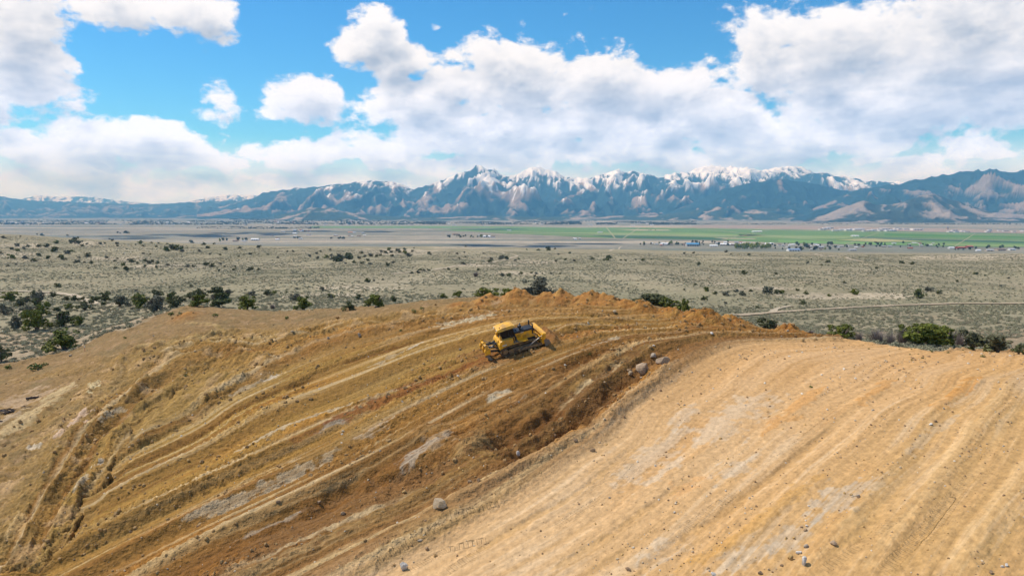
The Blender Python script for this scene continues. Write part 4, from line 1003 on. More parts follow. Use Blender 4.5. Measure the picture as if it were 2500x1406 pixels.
# what the crest hides needs no plant
def visible(X, Y, Z, h=.7):
    a = X / Y; ok = np.ones(len(X), bool); s = (Z + h - CAMZ) / Y
    for f_ in np.linspace(.45, .97, 22):
        y = Y * f_; ok &= ((ground_z(a * y, y) - CAMZ) / y < s)
    return ok
vis = visible(Xc_, Yc_, Zc_)
Xc_, Yc_, Zc_ = Xc_[vis], Yc_[vis], Zc_[vis]
od = np.argsort(Yc_); od_l = od[Xc_[od] < 0]; od_r = od[Xc_[od] >= 0]
order = np.concatenate([od_l[:135], od_r[:135], od_l[135:], od_r[135:]])
Xc_, Yc_, Zc_ = Xc_[order], Yc_[order], Zc_[order]
N1 = 270
for i in range(min(N1, len(Xc_))):
    o = mesh_obj('sagebrush', SAGE[i % 3]); s = rng.uniform(.75, 1.5)
    o.location = (Xc_[i], Yc_[i], Zc_[i] - .03); o.scale = (s, s, s * rng.uniform(.65, 1)); o.rotation_euler.z = rng.uniform(0, 6.28)
    if Xc_[i] < 0: tag(o, 'grey-green sagebrush bush on the slope along the left rim', 'sagebrush', 'sagebrush bushes along the left rim')
    else: tag(o, 'grey-green sagebrush bush at the foot of the right rim', 'sagebrush', 'sagebrush bushes along the right rim')
def scatter(name, template, P, scale, rotz, label_kind='stuff'):
    """one object: a cloud of points, each carrying the template by geometry nodes"""
    me = bpy.data.meshes.new(name); me.vertices.add(len(P)); me.vertices.foreach_set('co', np.asarray(P, np.float32).ravel())
    at = me.attributes.new('sc', 'FLOAT_VECTOR', 'POINT'); at.data.foreach_set('vector', np.asarray(scale, np.float32).ravel())
    at = me.attributes.new('ro', 'FLOAT_VECTOR', 'POINT'); at.data.foreach_set('vector', np.asarray(rotz, np.float32).ravel())
    o = bpy.data.objects.new(name, me); COL.objects.link(o)
    tpl = bpy.data.objects.new(name + '_plant', template)
    ng = bpy.data.node_groups.new(name, 'GeometryNodeTree')
    ng.interface.new_socket('Geometry', in_out='INPUT', socket_type='NodeSocketGeometry'); ng.interface.new_socket('Geometry', in_out='OUTPUT', socket_type='NodeSocketGeometry')
    N = ng.nodes; gi = N.new('NodeGroupInput'); go = N.new('NodeGroupOutput'); ip = N.new('GeometryNodeInstanceOnPoints'); oi = N.new('GeometryNodeObjectInfo')
    oi.inputs['Object'].default_value = tpl; oi.inputs['As Instance'].default_value = True
    a1 = N.new('GeometryNodeInputNamedAttribute'); a1.data_type = 'FLOAT_VECTOR'; a1.inputs['Name'].default_value = 'sc'
    a2_ = N.new('GeometryNodeInputNamedAttribute'); a2_.data_type = 'FLOAT_VECTOR'; a2_.inputs['Name'].default_value = 'ro'
    ng.links.new(gi.outputs[0], ip.inputs['Points']); ng.links.new(oi.outputs['Geometry'], ip.inputs['Instance'])
    ng.links.new(a1.outputs['Attribute'], ip.inputs['Scale']); ng.links.new(a2_.outputs['Attribute'], ip.inputs['Rotation'])
    ng.links.new(ip.outputs[0], go.inputs[0])
    md = o.modifiers.new('scatter', 'NODES'); md.node_group = ng
    return o
def rz_(n): return np.c_[np.zeros(n), np.zeros(n), nr.uniform(0, 6.28, n)]
P = np.c_[Xc_, Yc_, Zc_ - .03][N1:]
for k in range(3):
    q = P[k::3]; s = nr.uniform(.7, 1.45, len(q))
    tag(scatter('sagebrush_cover', SAGE[k], q, np.c_[s, s, s * nr.uniform(.6, 1, len(q))], rz_(len(q))), 'grey-green sagebrush covering the benches around the hill', 'sagebrush', kind='stuff')
nf = 270000
Yf_ = np.sqrt(nr.uniform(200. ** 2, 1000. ** 2, nf)); Xf_ = nr.uniform(-.85, .85, nf) * Yf_
dens = np.clip(.60 + 1.0 * fbm(Xf_ * .022, Yf_ * .012, 4, 14), .08, 1) * np.clip(1.35 - Yf_ / 850, .12, 1)
keep = (nr.uniform(0, 1, nf) < dens * .55) & off_road(Xf_, Yf_)
Xf_, Yf_ = Xf_[keep], Yf_[keep]; Zf_ = ground_z(Xf_, Yf_)
for k in range(3):
    q = np.c_[Xf_, Yf_, Zf_ - .05][k::3]; s = nr.uniform(.6, 1.45, len(q)) * (1 + (q[:, 1] / 1600))
    tag(scatter('sagebrush_plain', SAGE_LO[k], q, np.c_[s, s, s * .62], rz_(len(q))), 'grey-green sagebrush covering the plain below the mountains', 'sagebrush', kind='stuff')
# ---- weeds sprouting on the graded earth
WEEDM = [leaf_mesh('weed_tuft', [(0, 0, .22, .3, .3, .25), (.15, .1, .15, .22, .22, .18)], 90, .07, s + 120, mat=M_WEED) for s in range(2)]
WEEDS = [(85,902,30,'large bright green weed patch at the left edge of the graded earth'),(20,900,18,'small green weed tuft at the left border on the graded earth'),(418,770,16,'green weed tuft on the left heap of the rim'),(440,768,12,'small weed tuft just right of the left heap'),(525,772,14,'green weed tuft on the rim right of the left heap'),(700,778,12,'lone weed tuft on the middle of the left rim'),(455,918,10,'small weed on the olive bank below the turning loop'),(1010,762,14,'weed tuft below the crest, left of the white streak'),(1030,755,12,'weed tuft near the crest, right one of the pair'),(978,808,9,'small weed on the slope left of the bulldozer'),(2372,853,17,'bright green weed tuft on the right rim near the border'),(1980,946,10,'weed at the top of the orange streak on the tan slope'),(2400,872,12,'small weed tuft below the right rim'),(1440,865,7,'tiny green weed right of the bulldozer'),(305,826,9,'small weed on the brown slope under the left junipers'),(110,893,16,'green weed just right of the large weed patch')]
for (px, py, w, lab) in WEEDS:
    h = hit(px, py, 40)
    if not h: continue
    s = w / F * h[1] * 1.5
    o = mesh_obj('weed_tuft', WEEDM[rng.randrange(2)]); o.location = (h[0], h[1], h[2] - .02); o.scale = (s, s, s * .8); o.rotation_euler.z = rng.uniform(0, 6)
    tag(o, lab, 'weed', 'weeds on the graded earth')
nw = 5200
Yw = np.exp(nr.uniform(math.log(52), math.log(118), nw)); Xw = nr.uniform(-.9, .9, nw) * Yw
dr = pit_lookup(DR, Xw / Yw, Yw)
keep = (dr > .5) & (nr.uniform(0, 1, nw) < np.exp(-dr / 3.5) * .55) & (fbm(Xw * .25, Yw * .25, 2, 17) > 0)
Xw, Yw = Xw[keep], Yw[keep]
P = np.c_[Xw, Yw, ground_z(Xw, Yw) - .02]; s = nr.uniform(.15, .42, len(P))
tag(scatter('weed_cover', WEEDM[0], P, np.c_[s, s, s * .8], rz_(len(P))), 'thin dry weeds along the rim of the graded earth', 'weeds', kind='stuff')

# ------------------------------------------------------------------ farm fields on the valley floor
def flat(px, py, z=.7):
    a, s = ray(px, py); Y = (CAMZ - z) / -s; return (a * Y, Y, z)
fld_n = 0
def field_mat(col):
    m = simple_mat('crop', col, 1.0, spec=.05, mott=.22, scale=.004); return m
def farm_field(poly, col, z=.7):
    P = [flat(px, py, z) for (px, py) in poly]
    me = bpy.data.meshes.new('field'); me.from_pydata(P, [], [tuple(range(len(P)))])
    tag(mesh_obj('field', me, field_mat(col)), kind='structure')
GRN, LGR, DGR, TAN, BRN = (.125,.205,.075), (.195,.265,.10), (.06,.12,.065), (.42,.34,.24), (.25,.20,.15)
farm_field([(760,552.5),(1020,551.5),(1260,553),(1420,556.5),(1100,557.5),(760,556.5)], (.14,.22,.095), .6)
farm_field([(1060,561),(1220,557.5),(1480,555.5),(1720,557),(2000,562),(2300,567.5),(2600,573),(2600,600),(2450,603.5),(2150,598),(1880,592),(1760,586),(1480,581),(1250,571)], GRN, .7)
farm_field([(1090,559.3),(1240,557.6),(1300,560.5),(1170,562.3)], DGR, 1.0)
farm_field([(1440,574.5),(1540,574.8),(1800,581.5),(1760,585.5),(1500,580.5)], DGR, 1.0)
farm_field([(1300,567),(1700,569),(1880,575),(1740,577.5),(1520,573.5)], LGR, 1.0)
farm_field([(1800,573),(2100,576),(2060,582),(1960,583.5),(1820,579)], LGR, 1.0)
farm_field([(1500,560.2),(1630,561),(1640,562.8),(1560,563)], TAN, 1.0)
farm_field([(1740,580.3),(1850,582.3),(1840,583.6),(1770,583)], TAN, 1.2)
farm_field([(2040,585),(2130,582.5),(2260,589),(2140,590.5)], (.33,.30,.14), 1.2)
farm_field([(2100,577.5),(2330,584),(2500,590),(2500,594),(2240,587),(2100,582)], DGR, 1.0)
farm_field([(2160,569.5),(2400,575.5),(2600,579),(2600,582),(2380,580),(2160,575.5)], (.085,.185,.05), 1.0)
farm_field([(2260,593),(2500,598),(2600,600),(2600,601.5),(2470,602.5),(2270,598)], LGR, 1.0)
farm_field([(1900,585.5),(2130,592.5),(2260,597),(2120,597),(1900,591.5)], (.16,.28,.09), 1.0)
farm_field([(1500,554.8),(1600,554.4),(1760,556.2),(1640,556.6)], TAN, 1.1)
farm_field([(1720,549.5),(2020,552),(2500,562),(2600,565),(2600,571),(2300,566),(1900,559),(1660,554.5)], (.30,.235,.185), .6)

for (x0, y0, x1, y1, w_) in [(1080,563.5,2560,588.5,.5),(1250,571,1800,577.8,.5),(1700,557.3,2600,577,.45),(1480,555.8,1500,581,.0),(1880,561,1760,586,.0),(2150,566,2060,597,.0),(2380,570,2330,601,.0),(1560,556,1520,581.5,.0),(1700,558.5,2120,596.5,.4),(620,556.5,1100,562,.4),(900,562,1500,583,.4),(0,562,700,568,.4)]:
    if w_: farm_field([(x0, y0), (x1, y1), (x1, y1 + w_), (x0, y0 + w_)], (.40,.34,.25), 1.5)
    else: farm_field([(x0, y0), (x1, y1), (x1 + 3, y1), (x0 + 2, y0)], (.36,.32,.20), 1.5)
# ------------------------------------------------------------------ buildings in the valley
def wall_mat(n, c): return simple_mat(n, c, .8, mott=.1, scale=.2)
WALLS = {'white': wall_mat('white_siding', (.72,.71,.69)), 'tan': wall_mat('tan_siding', (.45,.36,.27)), 'grey': wall_mat('grey_siding', (.38,.38,.38)), 'brown': wall_mat('brown_siding', (.20,.14,.10)), 'red': wall_mat('red_siding', (.26,.07,.05))}
ROOFS = {'white': wall_mat('white_roof', (.80,.80,.81)), 'blue': wall_mat('blue_metal_roof', (.075,.24,.42)), 'slate': wall_mat('slate_blue_roof', (.20,.27,.40)), 'brown': wall_mat('brown_roof', (.20,.13,.10)), 'grey': wall_mat('grey_roof', (.40,.41,.43)), 'red': wall_mat('red_roof', (.40,.13,.09)), 'orange': wall_mat('orange_roof', (.55,.22,.09))}
M_PANE = simple_mat('dark_window', (.03,.04,.05), .2, spec=.5, mott=.1)
def house(px, py, wpx, hpx, wall, roof, label, group, depth=.6, flatroof=False, yaw=None):
    a, s = ray(px, py); h = hit(px, py, 1300)
    if h is None: return
    X, Y, Z = h
    w = wpx / F * Y; hh = max(hpx / F * Y, 3.2); d = w * depth if not flatroof else max(w * .6, 18)
    rz = rng.uniform(-.25, .25) if yaw is None else yaw
    o = empty('building', (X, Y, Z)); o.rotation_euler.z = rz
    eave = hh * (.62 if not flatroof else .88)
    bm = bmesh.new()
    for (zz, ) in ((0,),): pass
    v = [bm.verts.new(q) for q in [(-w/2,-d/2,-.6),(w/2,-d/2,-.6),(w/2,d/2,-.6),(-w/2,d/2,-.6),(-w/2,-d/2,eave),(w/2,-d/2,eave),(w/2,d/2,eave),(-w/2,d/2,eave)]]
    for f_ in ((0,1,5,4),(1,2,6,5),(2,3,7,6),(3,0,4,7),(4,5,6,7)): bm.faces.new([v[k] for k in f_])
    if not flatroof:
        r0 = bm.verts.new((-w/2, 0, hh * .97)); r1 = bm.verts.new((w/2, 0, hh * .97)); bm.faces.new((v[4], v[7], r0)); bm.faces.new((v[5], v[6], r1))
    mesh_obj('wall', bm_mesh('wall', bm, WALLS[wall]), parent=o)
    bm = bmesh.new(); e = min(.6, w * .04); t = .3
    if flatroof:
        bmesh.ops.create_cube(bm, size=1.0)
        for q in bm.verts: q.co = (q.co.x * (w + 2*e), q.co.y * (d + 2*e), eave + .02 + (q.co.z + .5) * (hh - eave))
    else:
        sec = [(-d/2 - e, eave - .15), (0, hh), (d/2 + e, eave - .15), (d/2 + e, eave - .15 + t), (0, hh + t), (-d/2 - e, eave - .15 + t)]
        A_v = [bm.verts.new((-w/2 - e, y_, z_)) for y_, z_ in sec]; B_v = [bm.verts.new((w/2 + e, y_, z_)) for y_, z_ in sec]
        for k in range(6): bm.faces.new((A_v[k], A_v[(k+1) % 6], B_v[(k+1) % 6], B_v[k]))
        bm.faces.new((A_v[0], A_v[5], A_v[4], A_v[1])); bm.faces.new((A_v[1], A_v[4], A_v[3], A_v[2])); bm.faces.new((B_v[0], B_v[1], B_v[4], B_v[5])); bm.faces.new((B_v[1], B_v[2], B_v[3], B_v[4]))
    mesh_obj('roof', bm_mesh('roof', bm, ROOFS[roof]), parent=o)
    if wpx > 12:
        n = int(wpx // 6); bw = w / (n * 2 + 1)
        for k in range(n):
            bm = bmesh.new(); bmesh.ops.create_cube(bm, size=1.0)
            for q in bm.verts: q.co = (q.co.x * bw + (-w/2 + bw * (2*k + 1.5)), -d/2 - .02 + q.co.y * .12, eave * (.42 + q.co.z * .55))
            mesh_obj('bay_opening', bm_mesh('bay_opening', bm, M_PANE), parent=o)
    tag(o, label, 'building', group)
NOTE = [(1690,601,30,8,'grey','blue','long bright blue roofed barn in the valley left of the yellow-green trees'),(1937,613,28,6,'white','slate','white shed with slate blue roof in front of the right hamlet'),(1622,598,20,5,'white','white','white roofed barn left of the bright blue roofed barn'),(1742,602,18,4,'white','white','white shed just right of the bright blue roofed barn'),(1747,602,0,0,'','',''),(623,587,18,5,'white','white','white roofed building in the far left hamlet'),(575,590,12,4,'tan','brown','tan house at the left end of the far left hamlet'),(596,590,10,3.5,'white','grey','small pale house in the far left hamlet'),(677,586,9,3,'white','white','lone small white building right of the far left hamlet'),(1189,579,18,4,'white','white','pale roofed shed at the right end of the middle farmstead'),(1112,574,14,4,'tan','brown','house behind the trees of the middle farmstead'),(1770,599,26,4.5,'tan','white','pale long roofed shed in the hamlet right of the blue barn'),(1878,597,18,4.5,'white','white','white roofed shed behind the yellow-green trees'),(2003,606,14,5,'tan','grey','gabled grey roofed house in the middle of the right hamlet'),(2080,612,18,4,'grey','grey','low grey shed at the front of the right hamlet'),(2345,607,20,5,'red','red','dark red farmhouse, left one of the pair at right'),(2366,605,16,5.5,'red','red','dark red farmhouse, right one of the pair at right'),(2322,607,12,4,'white','white','white shed left of the dark red farmhouses'),(2440,612,24,5,'tan','tan' if 0 else 'brown','large tan house near the right border of the photo'),(2415,613,16,4.5,'tan','grey','tan house left of the large tan house near the right border'),(2470,611,14,4.5,'white','grey','pale house right of the large tan house near the right border'),(2388,613,10,4,'white','white','small white shed left of the tan houses at right'),(1848,566.5,22,2.6,'white','white','long low white shed in the fields, far right of centre'),(2087,577.5,16,3,'white','white','white hay shed standing alone in the green field'),(1465,568.5,12,2.8,'white','grey','small barn alone in the green field right of centre'),(1243,563.5,10,2.2,'white','grey','small pale barn on the dark green strip'),(2313,560,5,7,'tan','grey','narrow tower at the far airfield'),(856,568.5,12,2.6,'tan','orange','orange roofed building on the plain left of centre'),(720,571,10,2.6,'white','white','white building on the plain behind the far left hamlet'),(655,572,0,0,'','','')]
for (px, py, w, h_, wl, rf, lab) in NOTE:
    if w: house(px, py, w, h_, wl, rf, lab, 'notable valley buildings')
CLUS = [(1570,1680,594,601,9,'around the blue roofed barn'),(1745,1830,592,600,10,'right of the blue roofed barn'),(1900,2060,596,611,14,'in the right hamlet'),(2060,2300,594,608,14,'below the right fields'),(660,760,573,586,7,'in the far left hamlet'),(690,790,563,567,8,'on the plain behind the far left hamlet'),(820,910,567,578,7,'left of the middle farmstead'),(1130,1210,575,581,4,'in the middle farmstead'),(1380,1420,583,586,3,'at the near edge of the fields')]
for (x0, x1, y0, y1, n, where) in CLUS:
    for k in range(n):
        white = rng.random() < .45
        house(rng.uniform(x0, x1), rng.uniform(y0, y1), rng.uniform(5, 11), rng.uniform(2.2, 3.8), rng.choice(['white', 'tan', 'grey', 'brown']), rng.choice(['white', 'white', 'grey']) if white else rng.choice(['brown', 'grey', 'red', 'brown']),
              f"small {'pale' if white else 'dark'} roofed house {where}", f"{'pale' if white else 'dark'} roofed houses {where}")
for k in range(26):
    px = 2008 + k * 9.2 + rng.uniform(-4, 4)
    house(px, rng.uniform(559.5, 566) - (k % 3), rng.uniform(9, 24), rng.uniform(2.2, 3.4), 'white', 'white' if k % 4 else 'grey', ('large white' if k % 4 else 'grey roofed') + ' warehouse in the far industrial park at right', 'warehouses of the far industrial park', flatroof=True, yaw=rng.uniform(-.1, .1))
for k in range(12):
    house(rng.uniform(2300, 2500), rng.uniform(563, 568), rng.uniform(6, 14), rng.uniform(2, 3), 'white', rng.choice(['white', 'slate', 'grey']), 'pale hangar at the far airfield near the right border', 'hangars of the far airfield', flatroof=True)
for k in range(60):
    px = rng.uniform(0, 880)
    house(px, rng.uniform(540, 550.5) + (0 if px > 300 else 1), rng.uniform(4, 9), rng.uniform(1.5, 2.4), rng.choice(['white', 'tan', 'white']), rng.choice(['white', 'grey', 'brown', 'white', 'red']), 'tiny pale house in the far town at left', 'houses of the far town', flatroof=rng.random() < .4)
for k in range(30):
    house(rng.uniform(880, 1600), rng.uniform(541, 551), rng.uniform(4, 10), rng.uniform(1.5, 2.2), 'white', rng.choice(['white', 'grey', 'brown']), 'tiny pale house along the far side of the fields', 'houses beyond the fields', flatroof=rng.random() < .4)

# ------------------------------------------------------------------ trees of the valley
def round_lumps(s, tall):
    r_ = random.Random(s); l = [(0, 0, .45 * tall, .33, .33, .36 * tall)]
    for i in range(5): l.append((r_.uniform(-.22, .22), r_.uniform(-.22, .22), r_.uniform(.3, .75) * tall, .2, .2, .2 * tall))
    return l
VT = {'green': [leaf_mesh('valley_tree', round_lumps(s, 1.1), 150, .10, s + 200, mat=M_TOWN) for s in range(3)], 'spring': [leaf_mesh('valley_tree', round_lumps(s + 5, 1.2), 150, .10, s + 210, mat=M_SPRING) for s in range(2)]}
def vtree(px, py, hpx, kind, label, group):
    h = hit(px, py, 1300)
    if not h: return
    s = hpx / F * h[1]
    o = mesh_obj('valley_tree', VT[kind][rng.randrange(len(VT[kind]))]); o.location = (h[0], h[1], h[2] - .3); o.scale = (s * rng.uniform(.8, 1.2), s, s); o.rotation_euler.z = rng.uniform(0, 6)
    tag(o, label, 'tree', group)
for k in range(17): vtree(1795 + k * 5.2 + rng.uniform(-3, 3), rng.uniform(605, 609), rng.uniform(9, 15), 'spring', 'yellow-green tree in the row right of the blue barn', 'row of yellow-green trees')
for (px, py, hh, kd, lab) in [(537,590,8,'spring','pale green tree at the left end of the far left hamlet'),(545,588,9,'green','round dark tree, left of the pair in the far left hamlet'),(554,588,8,'green','round dark tree, right of the pair in the far left hamlet'),(581,588,11,'green','tall dark tree in the middle of the far left hamlet'),(593,588,7,'spring','yellow-green tree in the far left hamlet'),(601,588,10,'green','narrow dark tree right of the yellow one in the far left hamlet'),(2143,598,9,'green','dark tree at the edge of the right fields'),(2152,598,8,'green','paler tree beside the dark one at the edge of the right fields'),(1955,612,12,'green','dark tree at the right end of the slate blue roofed shed'),(1990,612,13,'green','large dark tree in the front of the right hamlet')]:
    vtree(px, py, hh, kd, lab, 'notable valley trees')
TCL = [(285,318,570,571,7,7,'in the lone grove on the left plain'),(1085,1200,577,581,22,6,'in the hedge of the middle farmstead'),(800,840,582,584,12,6,'in the grove left of the middle farmstead'),(700,735,582,583,6,6,'in the grove right of the far left hamlet'),(1560,1680,595,599,22,7,'around the blue roofed barn'),(1690,1790,592,600,16,7,'behind the hamlet right of the blue barn'),(1880,2060,596,612,34,8,'in the right hamlet'),(2060,2320,594,606,26,7,'below the right fields'),(2330,2500,604,611,14,7,'around the houses near the right border'),(1550,1620,562,563,3,4,'in the green field')]
for (x0, x1, y0, y1, n, hh, where) in TCL:
    for k in range(n):
        vtree(rng.uniform(x0, x1), rng.uniform(y0, y1), hh * rng.uniform(.6, 1.25), 'green' if rng.random() < .88 else 'spring', f"small dark tree {where}", f"trees {where}")
def wood(name, x0, x1, y0, y1, n, h0, h1, lab, kind='green', dens=0):
    P, S = [], []
    for k in range(n):
        px, py = rng.uniform(x0, x1), rng.uniform(y0, y1)
        if vnoise(np.array([px * .012]), np.array([py * .35]), 77)[0] < dens: continue
        a, s = ray(px, py); Y = CAMZ / -s; q = rng.uniform(h0, h1)
        P.append((a * Y, Y, -.5)); S.append((q * 1.6, q * 1.3, q))
    tag(scatter(name, VT[kind][0], P, S, rz_(len(P))), lab, 'trees', kind='stuff')
wood('town_trees', -200, 960, 537, 549.5, 3800, 9, 17, 'trees of the far town merging into one green mass', dens=-.15)
wood('town_trees', 560, 900, 534.5, 538, 800, 12, 20, 'far woodland at the foot of the left mountains', dens=-.1)
wood('valley_woodland', 960, 1700, 541, 549, 2600, 9, 18, 'dark belt of trees beyond the green fields', dens=-.05)
wood('valley_woodland', 1500, 2600, 544.5, 549, 1500, 5, 11, 'dark belt of trees at the foot of the right mountains', dens=.05)
wood('valley_hedges', 480, 780, 555, 559, 420, 6, 11, 'dark belt of trees on the left plain', dens=.0)

# ------------------------------------------------------------------ boulders and stones
def rock_mat(name, c0, c1):
    m, gg, b = new_mat(name)
    tc = gg.n('ShaderNodeTexCoord').outputs['Object']
    n = gg.noise(tc, 1.7, 6.0, .65); n2 = gg.noise(tc, 7.0, 4.0, .6)
    c = gg.mix(gg.smooth(n, .38, .64), (*c0, 1), (*c1, 1)); k = gg.m('MULTIPLY_ADD', n2, .7, .65)
    gg.put(b.inputs['Base Color'], gg.mix(1.0, c, gg.comb(k, k, k), 'MULTIPLY')); b.inputs['Roughness'].default_value = .9
    bp = gg.n('ShaderNodeBump'); bp.inputs['Strength'].default_value = .5; bp.inputs['Distance'].default_value = .1
    gg.put(bp.inputs['Height'], n2); m.node_tree.links.new(bp.outputs[0], b.inputs['Normal'])
    return m
RM = {'pink': rock_mat('pinkish_granite', (.39,.28,.185), (.30,.205,.13)), 'pale': rock_mat('pale_granite', (.45,.35,.235), (.37,.26,.15)), 'white': rock_mat('white_quartz', (.60,.56,.51), (.48,.42,.35)), 'brown': rock_mat('brown_stone', (.27,.175,.10), (.33,.225,.135)), 'ochre': rock_mat('ochre_stone', (.46,.30,.12), (.36,.22,.09)), 'grey': rock_mat('grey_stone', (.36,.30,.235), (.29,.225,.165))}
def rock_mesh(seed, ang=.5, cuts=9):
    bm = bmesh.new(); bmesh.ops.create_icosphere(bm, subdivisions=4, radius=.5); r_ = random.Random(seed)
    planes = [(Vector((r_.gauss(0,1), r_.gauss(0,1), r_.gauss(0,.8))).normalized(), r_.uniform(.24, .40)) for _ in range(cuts)]
    for v in bm.verts:
        for nrm, d in planes:
            e = v.co.dot(nrm) - d
            if e > 0: v.co -= nrm * e * ang * 1.6 if ang < .6 else nrm * e * .96
        n = v.co.normalized()
        v.co *= 1 + .03 * math.sin(n.x * 9 + seed) * math.sin(n.y * 8) + .015 * math.sin(n.z * 23 + seed)
    return bm_mesh('boulder', bm, smooth=(ang < .8))
BOULD = [(1622,887,37,26,'pink',0,'rounded pinkish-grey boulder with white foot, right one of the large pair beside the dark cut'),(1572,913,40,31,'pink',0,'pointed pinkish-grey boulder, left one of the large pair beside the dark cut'),(1596,878,17,15,'grey',0,'smaller rock touching the upper left of the large boulder pair'),(1539,918,15,11,'pale',1,'small pale rock left of the pointed boulder'),(1537,909,13,9,'brown',0,'small brown rock behind the pale one left of the pointed boulder'),
 (1073,1245,39,36,'pale',1,'large pale block with ochre face at the edge of the tan slope'),(985,1394,25,28,'white',1,'white angular rock at the bottom edge left of the track prints'),(1265,1115,13,14,'white',0,'round white rock at the bottom of the dark cut'),(1406,1081,14,9,'brown',0,'dark brown stone on the lip below the dark cut, left one'),(1448,1104,15,10,'brown',0,'dark brown stone on the tan slope, right of the lip stone'),(1169,1176,11,11,'brown',0,'round brown stone above the large pale block'),(1146,1179,13,9,'brown',0,'flat brown stone left of the round brown one above the pale block'),(1042,1344,12,13,'brown',0,'brown stone between the white angular rock and the pale block'),(1024,1323,15,6,'grey',0,'flat grey stone below the large pale block'),
 (2037,1332,21,14,'pink',0,'smooth pinkish stone at the upper end of the stone group bottom right'),(1969,1337,14,11,'grey',0,'grey rounded stone in the stone group bottom right'),(1932,1368,16,15,'ochre',1,'ochre and white stone at the left of the stone group bottom right'),(1964,1381,18,28,'white',1,'long white upright stone at the front of the stone group bottom right'),(1954,1352,18,9,'white',1,'flat white stone behind the long white one'),(1971,1287,9,6,'white',1,'small white stone on the grey patch bottom right'),(1968,1297,11,7,'brown',0,'dark stone just below the small white one on the grey patch'),(1920,1316,9,7,'ochre',0,'left ochre stone of the two on the grey patch'),(1939,1316,8,7,'ochre',0,'right ochre stone of the two on the grey patch'),(1909,1383,10,6,'brown',0,'flat brown stone left of the stone group at the bottom'),
 (2285,1032,10,6,'brown',0,'brown stone beside the pale one high on the right slope'),(2274,1038,11,6,'white',1,'pale flat stone beside the brown one high on the right slope'),(2460,1384,13,10,'white',1,'white stone at bottom right, right one of two'),(2449,1386,9,7,'white',0,'white stone at bottom right, left one of two'),(2421,1402,11,11,'brown',0,'brown stone at the bottom border near the right corner'),(2063,1206,9,7,'ochre',0,'left stone of the small row above the grey patch'),(2080,1209,9,6,'ochre',0,'middle stone of the small row above the grey patch'),(2097,1213,12,7,'grey',0,'right stone of the small row above the grey patch'),(1743,1404,17,9,'white',1,'white rock half cut by the bottom border right of centre'),(1857,1403,14,10,'brown',0,'dark rock at the bottom border, right of the white one'),(1535,1394,17,9,'brown',0,'dark flat stone near the bottom border, right of centre'),
 (1739,819,11,7,'white',1,'whitish stone on the right rim below the long brown heap'),(1500,765,12,7,'pale',0,'pale stone in the soil heaps behind the bulldozer'),(876,823,10,11,'grey',0,'dark grey rock alone on the slope far left of the bulldozer'),(170,871,9,5,'grey',0,'small grey stone on the brown slope under the left junipers'),(712,812,11,5,'pale',0,'pale stone on the light track left of the bulldozer'),(801,829,8,7,'grey',0,'small grey stone on the slope left of the dark grey rock'),
 (232,1336,9,9,'ochre',0,'ochre lump low on the left fan of ruts'),(503,1322,14,12,'ochre',1,'ochre block on the brown bench at lower left'),(460,1129,10,8,'ochre',0,'ochre stone on the bench face left of centre'),(295,1193,8,7,'brown',0,'brown stone at the foot of the left fan'),(779,1233,13,11,'brown',1,'angular dark stone on the brown bench at lower centre left'),(679,1231,14,10,'brown',0,'brown lump left of the angular dark stone'),(325,1190,9,9,'ochre',0,'ochre lump right of the brown stone at the left fan'),(1110,1128,14,9,'ochre',0,'clay lump on top of the grey bank'),(835,1258,16,11,'brown',1,'broken dark rock left of the large pale block'),(985,1205,14,10,'ochre',1,'ochre rock up the slope left of the large pale block')]
for i, (px, py, w, hpx, c, ang, lab) in enumerate(BOULD):
    h = hit(px, py, 24)
    if not h: continue
    s = 1 / F * h[1]
    me = rock_mesh(i * 7 + 3, .9 if ang or i < 3 else .55, 14 if ang else 12); me.materials.append(RM[c])
    o = mesh_obj('boulder', me)
    W_, H_ = w * s * 1.06, hpx * s * 1.10
    o.scale = (W_, W_ * .85, H_); o.rotation_euler = (rng.uniform(-.15, .15), rng.uniform(-.25, .25), rng.uniform(-.6, .6))
    o.location = (h[0], h[1] + W_ * .25, gz1(h[0], h[1] + W_ * .25) + H_ * (.34 if i < 2 else .22))
    tag(o, lab, 'rock' if w < 20 else 'boulder', 'rocks on the graded earth')
# pebbles and clods
def pebble_mat():
    m, gg, b = new_mat('pebbles')
    rnd = gg.n('ShaderNodeObjectInfo').outputs['Random']
    cr = gg.n('ShaderNodeValToRGB'); cr.color_ramp.interpolation = 'CONSTANT'
    for i, (p, c) in enumerate([(0,(.30,.19,.10)),(.22,(.44,.30,.165)),(.42,(.50,.39,.26)),(.62,(.24,.15,.085)),(.72,(.52,.33,.13)),(.86,(.62,.54,.43)),(.94,(.36,.31,.25))]):
        e = cr.color_ramp.elements[i] if i < 2 else cr.color_ramp.elements.new(p)
        e.position = p; e.color = (*c, 1)
    gg.put(cr.inputs[0], rnd); gg.put(b.inputs['Base Color'], cr.outputs[0]); b.inputs['Roughness'].default_value = .95
    return m
def clod_mat():
    m, gg, b = new_mat('clods')
    rnd = gg.n('ShaderNodeObjectInfo').outputs['Random']
    gg.put(b.inputs['Base Color'], gg.mix(rnd, (.26,.155,.065,1), (.38,.24,.105,1))); b.inputs['Roughness'].default_value = 1
    return m
def lump(name, seed, mat):
    bm = bmesh.new(); bmesh.ops.create_icosphere(bm, subdivisions=2, radius=.5); r_ = random.Random(seed)
    for v in bm.verts: v.co *= r_.uniform(.72, 1.12)
    return bm_mesh(name, bm, mat)
M_PEB, M_CLOD = pebble_mat(), clod_mat()
